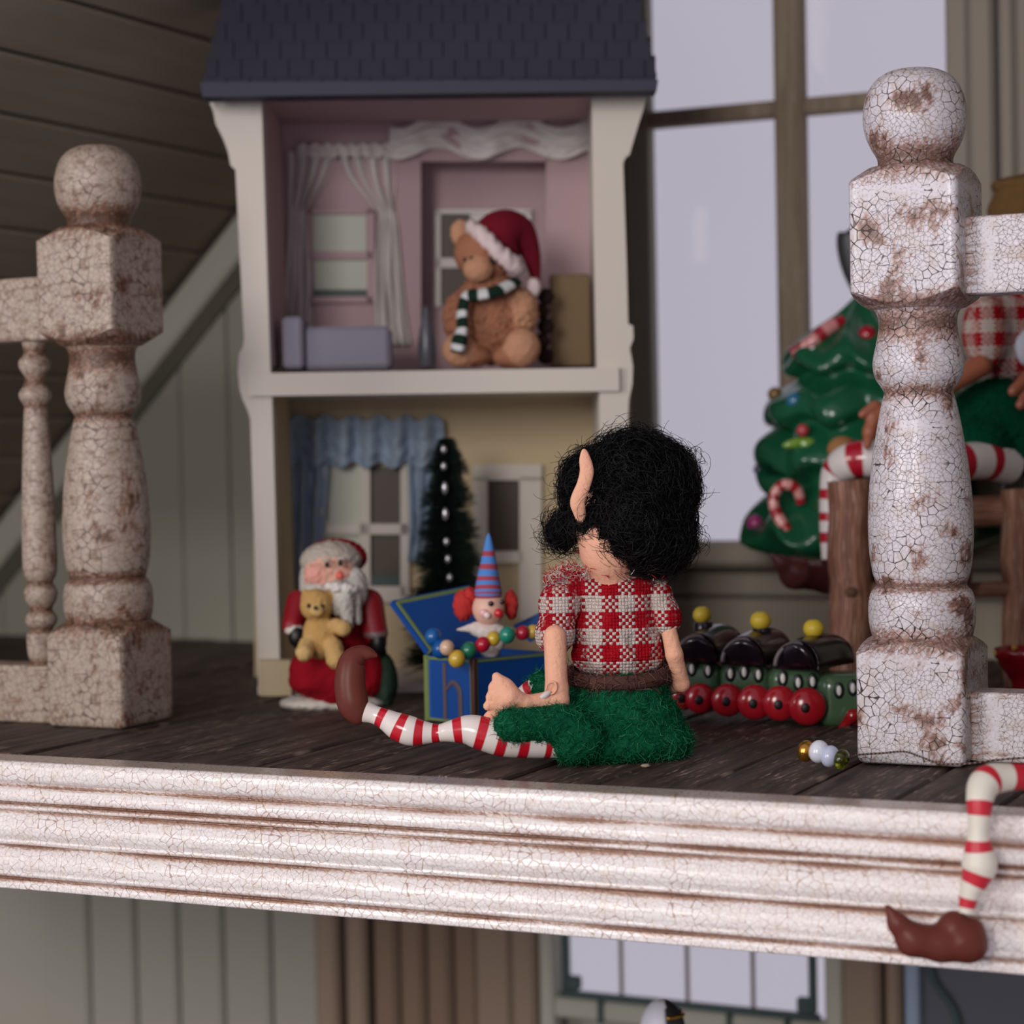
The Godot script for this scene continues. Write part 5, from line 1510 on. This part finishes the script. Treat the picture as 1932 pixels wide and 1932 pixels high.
	# red dish on the boards behind the rail
	var D := stand("red_dish", "glossy red dish with yellow spots behind the white rail", "dish", 1932, 1290, 3.72)
	mb = MB.new()
	var pr := []
	for q in [[0, 1330], [26, 1330], [24, 1290], [34, 1272], [46, 1256], [50, 1244], [55, 1240], [57, 1230], [55, 1222], [50, 1222], [46, 1232], [0, 1262]]: pr.append(Vector2(px(q[0]), maxf(0.001, m(1932, q[1]).y)))
	lathe(mb, pr, 32, Vector3(m(1934, 1290).x, 0, m(1934, 1290).z), Basis(), lin(140, 14, 30))
	var dd := part("bowl", mb, mats.glazed, D)
	for q in [[1879, 1232, 0.006, 5], [1914, 1222, 0.046, 6]]:
		mb = MB.new()
		ball(mb, m(q[0], q[1], q[2]), Vector3.ONE * px(q[3]), 10, lin(190, 150, 60))
		part("spot", mb, mats.painted, dd)

func build_foreground() -> void:
	# glass beads on a cord beside the white post
	var S := stand("bead_string", "glass and gold beads on a thin cord by the white post", "beads", 1560, 1438, 3.0)
	var a := m(1520, 1415, 0.0); var b := m(1596, 1437, 0.03)
	var dir := (b - a).normalized()
	var bs := Basis(dir.cross(Vector3.UP).cross(dir).normalized().cross(dir) * -1.0, dir, Vector3.ZERO)
	var sx := dir.cross(Vector3(0, 1, 0)).normalized()
	bs = Basis(sx, dir, sx.cross(dir))
	var glass := mat("green_glass", Color(0.42, 0.44, 0.12, 0.15), 0.08, 0.5)
	glass.refraction_enabled = true
	glass.refraction_scale = 0.05
	var opal := mat("opal", rgb(186, 194, 214), 0.12, 0.5)
	for q in [[1521, 1417, 0.0, 21, 0.8, "gold"], [1545, 1418, 0.01, 22, 0.85, "white"], [1566, 1427, 0.02, 21, 0.8, "opal"], [1588, 1433, 0.028, 20, 0.7, "green_glass"]]:
		var mb := MB.new()
		var pr := []
		for i in 17:
			var t := lerpf(-PI / 2 + 0.35, PI / 2 - 0.35, i / 16.0)
			pr.append(Vector2(px(q[3]) * cos(t), px(q[3]) * q[4] * sin(t)))
		pr.push_front(Vector2(px(6), pr[0].y * 0.9)); pr.append(Vector2(px(6), pr[-1].y * 0.9))
		pr.append(Vector2(px(6), pr[0].y))
		lathe(mb, pr, 28, m(q[0], q[1], q[2]), bs, lin(214, 218, 230))
		part("bead", mb, mats.glazed if q[5] == "white" else mats[q[5]], S, {"gold": "gold bead", "white": "opaque white bead", "opal": "milky blue bead", "green_glass": "olive green glass bead"}[q[5]])
	var tw := Bands.new()
	tw.ground = lin(128, 112, 106)
	for i in 60: tw.list.append([i / 60.0, (i + 0.5) / 60.0, lin(70, 58, 54)])
	var cord := MB.new()
	var cp := []
	for q in [[1505, 1413, 3.01], [1590, 1430, 2.985], [1620, 1424, 3.0], [1665, 1421, 3.005], [1705, 1418, 2.99], [1735, 1427, 2.97], [1772, 1440, 2.955], [1822, 1441, 2.93], [1880, 1434, 2.93], [1940, 1430, 2.90], [2010, 1434, 2.87]]:
		cp.append(v4(m(q[0], q[1], far - q[2]), px(2.0)))
	tube(cord, spline(cp, 240), 8, tw)
	part("cord", cord, mats.wool, S, "thin twisted cord")
	# the leg of a third elf, hanging over the edge
	var E := stand("elf_doll", "elf doll sitting on the edge with one striped leg hanging over the fascia", "doll", 2040, 1500, 2.62)
	var red := lin(186, 30, 48); var white := lin(214, 208, 192)
	var mb := MB.new()
	var sh := Bands.new()
	sh.ground = white
	var path := spline([q4(2010, 1470, -0.03, 28), q4(1950, 1466, -0.02, 25), q4(1905, 1466, -0.008, 26), q4(1872, 1470, 0.0, 30), q4(1856, 1482, 0.01, 30), q4(1849, 1505, 0.02, 26), q4(1848, 1528, 0.024, 23), q4(1846, 1567, 0.026, 19.5), q4(1846, 1595, 0.026, 25), q4(1848, 1631, 0.026, 33.5), q4(1841, 1657, 0.026, 27), q4(1831, 1681, 0.026, 20), q4(1825, 1707, 0.026, 16), q4(1823, 1722, 0.026, 16)], 300)
	for q in [[1515, 1540], [1584, 1606], [1647, 1670], [1694, 1712]]:
		var lo := 1.0; var hi := 0.0
		for i in path.size():
			var yy: float = path[i].y
			if i > 120 and yy <= m(1846, q[0], 0.026).y and yy >= m(1846, q[1], 0.026).y:
				lo = minf(lo, i / 299.0); hi = maxf(hi, i / 299.0)
		sh.list.append([lo, hi, red])
	sh.list.append([0.245, 0.295, red]); sh.list.append([0.10, 0.155, red]); sh.list.append([0.0, 0.03, red])
	tube(mb, path, 26, sh)
	part("leg", mb, mats.painted, E, "white leg with red stripes")
	part("shoe", blob([c3(1836, 1752, 0.026, 20, 1826, 1778, 0.026, 34, Color.WHITE), c3(1826, 1778, 0.026, 38, 1775, 1780, 0.028, 33, Color.WHITE), c3(1800, 1750, 0.026, 32, 1812, 1768, 0.026, 40, Color.WHITE), c3(1775, 1780, 0.028, 34, 1722, 1772, 0.03, 31, Color.WHITE), c3(1722, 1772, 0.03, 31, 1694, 1742, 0.032, 19, Color.WHITE), c3(1694, 1742, 0.032, 19, 1675, 1713, 0.034, 7, Color.WHITE)], px(4), px(10)), mats.shoe, E, "dark brown shoe with upturned toe")
	var tr := blob([e3(2090, 1440, -0.10, 90, 90, 90, lin(16, 84, 52)), c3(2080, 1470, -0.08, 50, 2000, 1472, -0.03, 40, lin(16, 84, 52))], px(8), px(20))
	part("trousers", tr, mats.wool, E)
	part("shirt", blob([e3(2100, 1290, -0.12, 80, 84, 62, Color.WHITE), e3(2100, 1215, -0.12, 82, 44, 56, Color.WHITE), c3(2030, 1215, -0.10, 34, 2016, 1290, -0.07, 30, Color.WHITE), c3(2170, 1215, -0.12, 34, 2190, 1290, -0.12, 30, Color.WHITE)], px(7), px(16)), mats.checked_cloth, E)
	for q in [[2014, 1300, -0.06, 2010, 1380, -0.03, 2024, 1430, -0.02], [2192, 1300, -0.12, 2200, 1380, -0.12, 2190, 1440, -0.09]]:
		var hx: float = q[6]; var hy: float = q[7]; var hz: float = q[8]
		var w := Color.WHITE
		part("arm", blob([c3(q[0], q[1], q[2], 20, q[3], q[4], q[5], 18, w), c3(q[3], q[4], q[5], 18, hx, hy, hz, 14, w), e3(hx, hy + 12, hz, 20, 22, 12, w), c3(hx - 12, hy + 22, hz, 8, hx - 15, hy + 46, hz + 0.004, 6, w), c3(hx - 3, hy + 26, hz, 8, hx - 4, hy + 54, hz + 0.004, 6, w), c3(hx + 6, hy + 26, hz, 8, hx + 7, hy + 50, hz + 0.004, 6, w), c3(hx + 14, hy + 20, hz, 7, hx + 17, hy + 42, hz + 0.004, 5.5, w), c3(hx - 14, hy + 6, hz, 8, hx - 30, hy + 20, hz + 0.004, 6.5, w)], px(4), px(6)), mats.skin, E)
	var h3 := part("head", blob([e3(2100, 1080, -0.12, 76, 88, 76, Color.WHITE), c3(2100, 1140, -0.12, 36, 2100, 1190, -0.12, 34, Color.WHITE), c3(2032, 1085, -0.12, 15, 2000, 1060, -0.13, 5, Color.WHITE), c3(2168, 1085, -0.12, 15, 2200, 1060, -0.13, 5, Color.WHITE)], px(6), px(14)), mats.skin, E)
	features(h3, m(2100, 1088, -0.12), px(75), -0.3, lin(224, 160, 130))
	var hm3 := blob([e3(2104, 1040, -0.14, 90, 76, 84, Color.BLACK), e3(2130, 1075, -0.17, 74, 84, 70, Color.BLACK)], px(7), px(14), px(5), 70.0)
	var hr3 := part("hair", hm3, mats.black_hair_core, E)
	part("hair_strands", fleece(hm3, 1500, px(40), px(0.9), [Color.BLACK], 0.05), mats.black_hair, hr3).set_meta("kind", "stuff")
	# a figurine in the room below, only its crown in sight
	var N := stand("crown_figurine", "white and black figurine with a gold band below the fascia", "figurine", 1250, 1932, 3.75, "", -1.305)
	mb = MB.new()
	var pr2 := []
	for q in [[0, 1884], [16, 1888], [32, 1904], [42, 1930], [46, 1970], [50, 2050], [60, 2200], [60, 2500], [70, 2520], [70, 2620]]: pr2.push_front(Vector2(px(q[0]), m(1250, q[0] * 0 + q[1]).y))
	pr2[0] = Vector2(px(70), 0.0)
	var fine := []
	var p4 := []
	for p in pr2: p4.append(Vector4(p.x, p.y, 0, 0))
	for p in spline(p4, 60): fine.append(Vector2(maxf(p.x, 0), p.y))
	lathe(mb, fine, 40, Vector3(m(1250, 1932).x, 0, m(1250, 1932).z))
	var cx := m(1250, 1932).x
	for i in mb.v.size(): mb.col[i] = lin(206, 206, 216) if mb.v[i].x < cx + px(4) else lin(44, 42, 42)
	var nb := part("body", mb, mats.painted, N)
	mb = MB.new()
	var ring := []
	for i in 31:
		var t := -PI * 0.45 + PI * 0.9 * i / 30.0
		ring.append(v4(Vector3(m(1250, 1932).x, m(1250, 1912).y, m(1250, 1932).z) + Vector3(cos(t) * px(39), 0, sin(t) * px(39)), px(4)))
	tube(mb, ring, 8)
	part("gold_band", mb, mats.gold, nb, "gold band")

func _ready() -> void:
	noise.seed = 4
	noise.frequency = 1.0
	noise.fractal_type = FastNoiseLite.FRACTAL_NONE
	rng.seed = 12
	# camera
	var fw := Vector3(-sin(YAW) * cos(0.0303359), -sin(0.0303359), -cos(YAW) * cos(0.0303359))
	var r := fw.cross(Vector3.UP).normalized()
	var u := r.cross(fw)
	var roll := -0.0201147
	axis_right = r * cos(roll) + u * sin(roll)
	axis_up = u * cos(roll) - r * sin(roll)
	axis_into = fw
	var cam := Camera3D.new()
	cam.name = "camera"
	var ca := CameraAttributesPhysical.new()
	ca.frustum_focal_length = FOCAL / 1932.0 * 24.0
	ca.frustum_focus_distance = 3.12
	ca.exposure_aperture = 1.7
	ca.frustum_near = 0.05
	ca.frustum_far = 100.0
	cam.attributes = ca
	cam.transform = Transform3D(Basis(axis_right, axis_up, -axis_into), EYE)
	add_child(cam)
	cam.current = true
	cam.fov = rad_to_deg(2.0 * atan(966.0 / FOCAL))
	# sky: an even, overcast light
	var we := WorldEnvironment.new()
	var env := Environment.new()
	env.background_mode = Environment.BG_COLOR
	env.background_color = rgb(180, 175, 189)
	env.tonemap_mode = Environment.TONE_MAPPER_LINEAR
	env.tonemap_exposure = 1.0
	env.sdfgi_enabled = true
	env.ssao_enabled = true
	env.ssil_enabled = true
	we.environment = env
	we.name = "surroundings"
	add_child(we)
	# daylight of the room, from two tall windows: one straight ahead of the shelf, one further left
	for w in [[Vector3(0.5, 2.3, 9.3), Vector2(2.1, 2.5), 34.0], [Vector3(-4.9, 2.4, 8.6), Vector2(2.4, 3.0), 28.0]]:
		var day := AreaLight3D.new()
		day.name = "room_window"
		day.area_size = w[1]
		day.light_color = Color(1.0, 0.975, 0.95)
		day.light_energy = w[2]
		day.shadow_enabled = true
		day.area_range = 60.0
		add_child(day, true)
		day.look_at_from_position(w[0], Vector3(-0.5, 0.3, 0.0))
	make_materials()
	build_floor()
	build_room()
	build_rails()
	build_house()
	build_bear()
	build_brush_tree()
	build_elf()
	build_santa()
	build_jack()
	build_beads()
	build_train()
	build_ceramic_tree()
	build_second_elf()
	build_foreground()
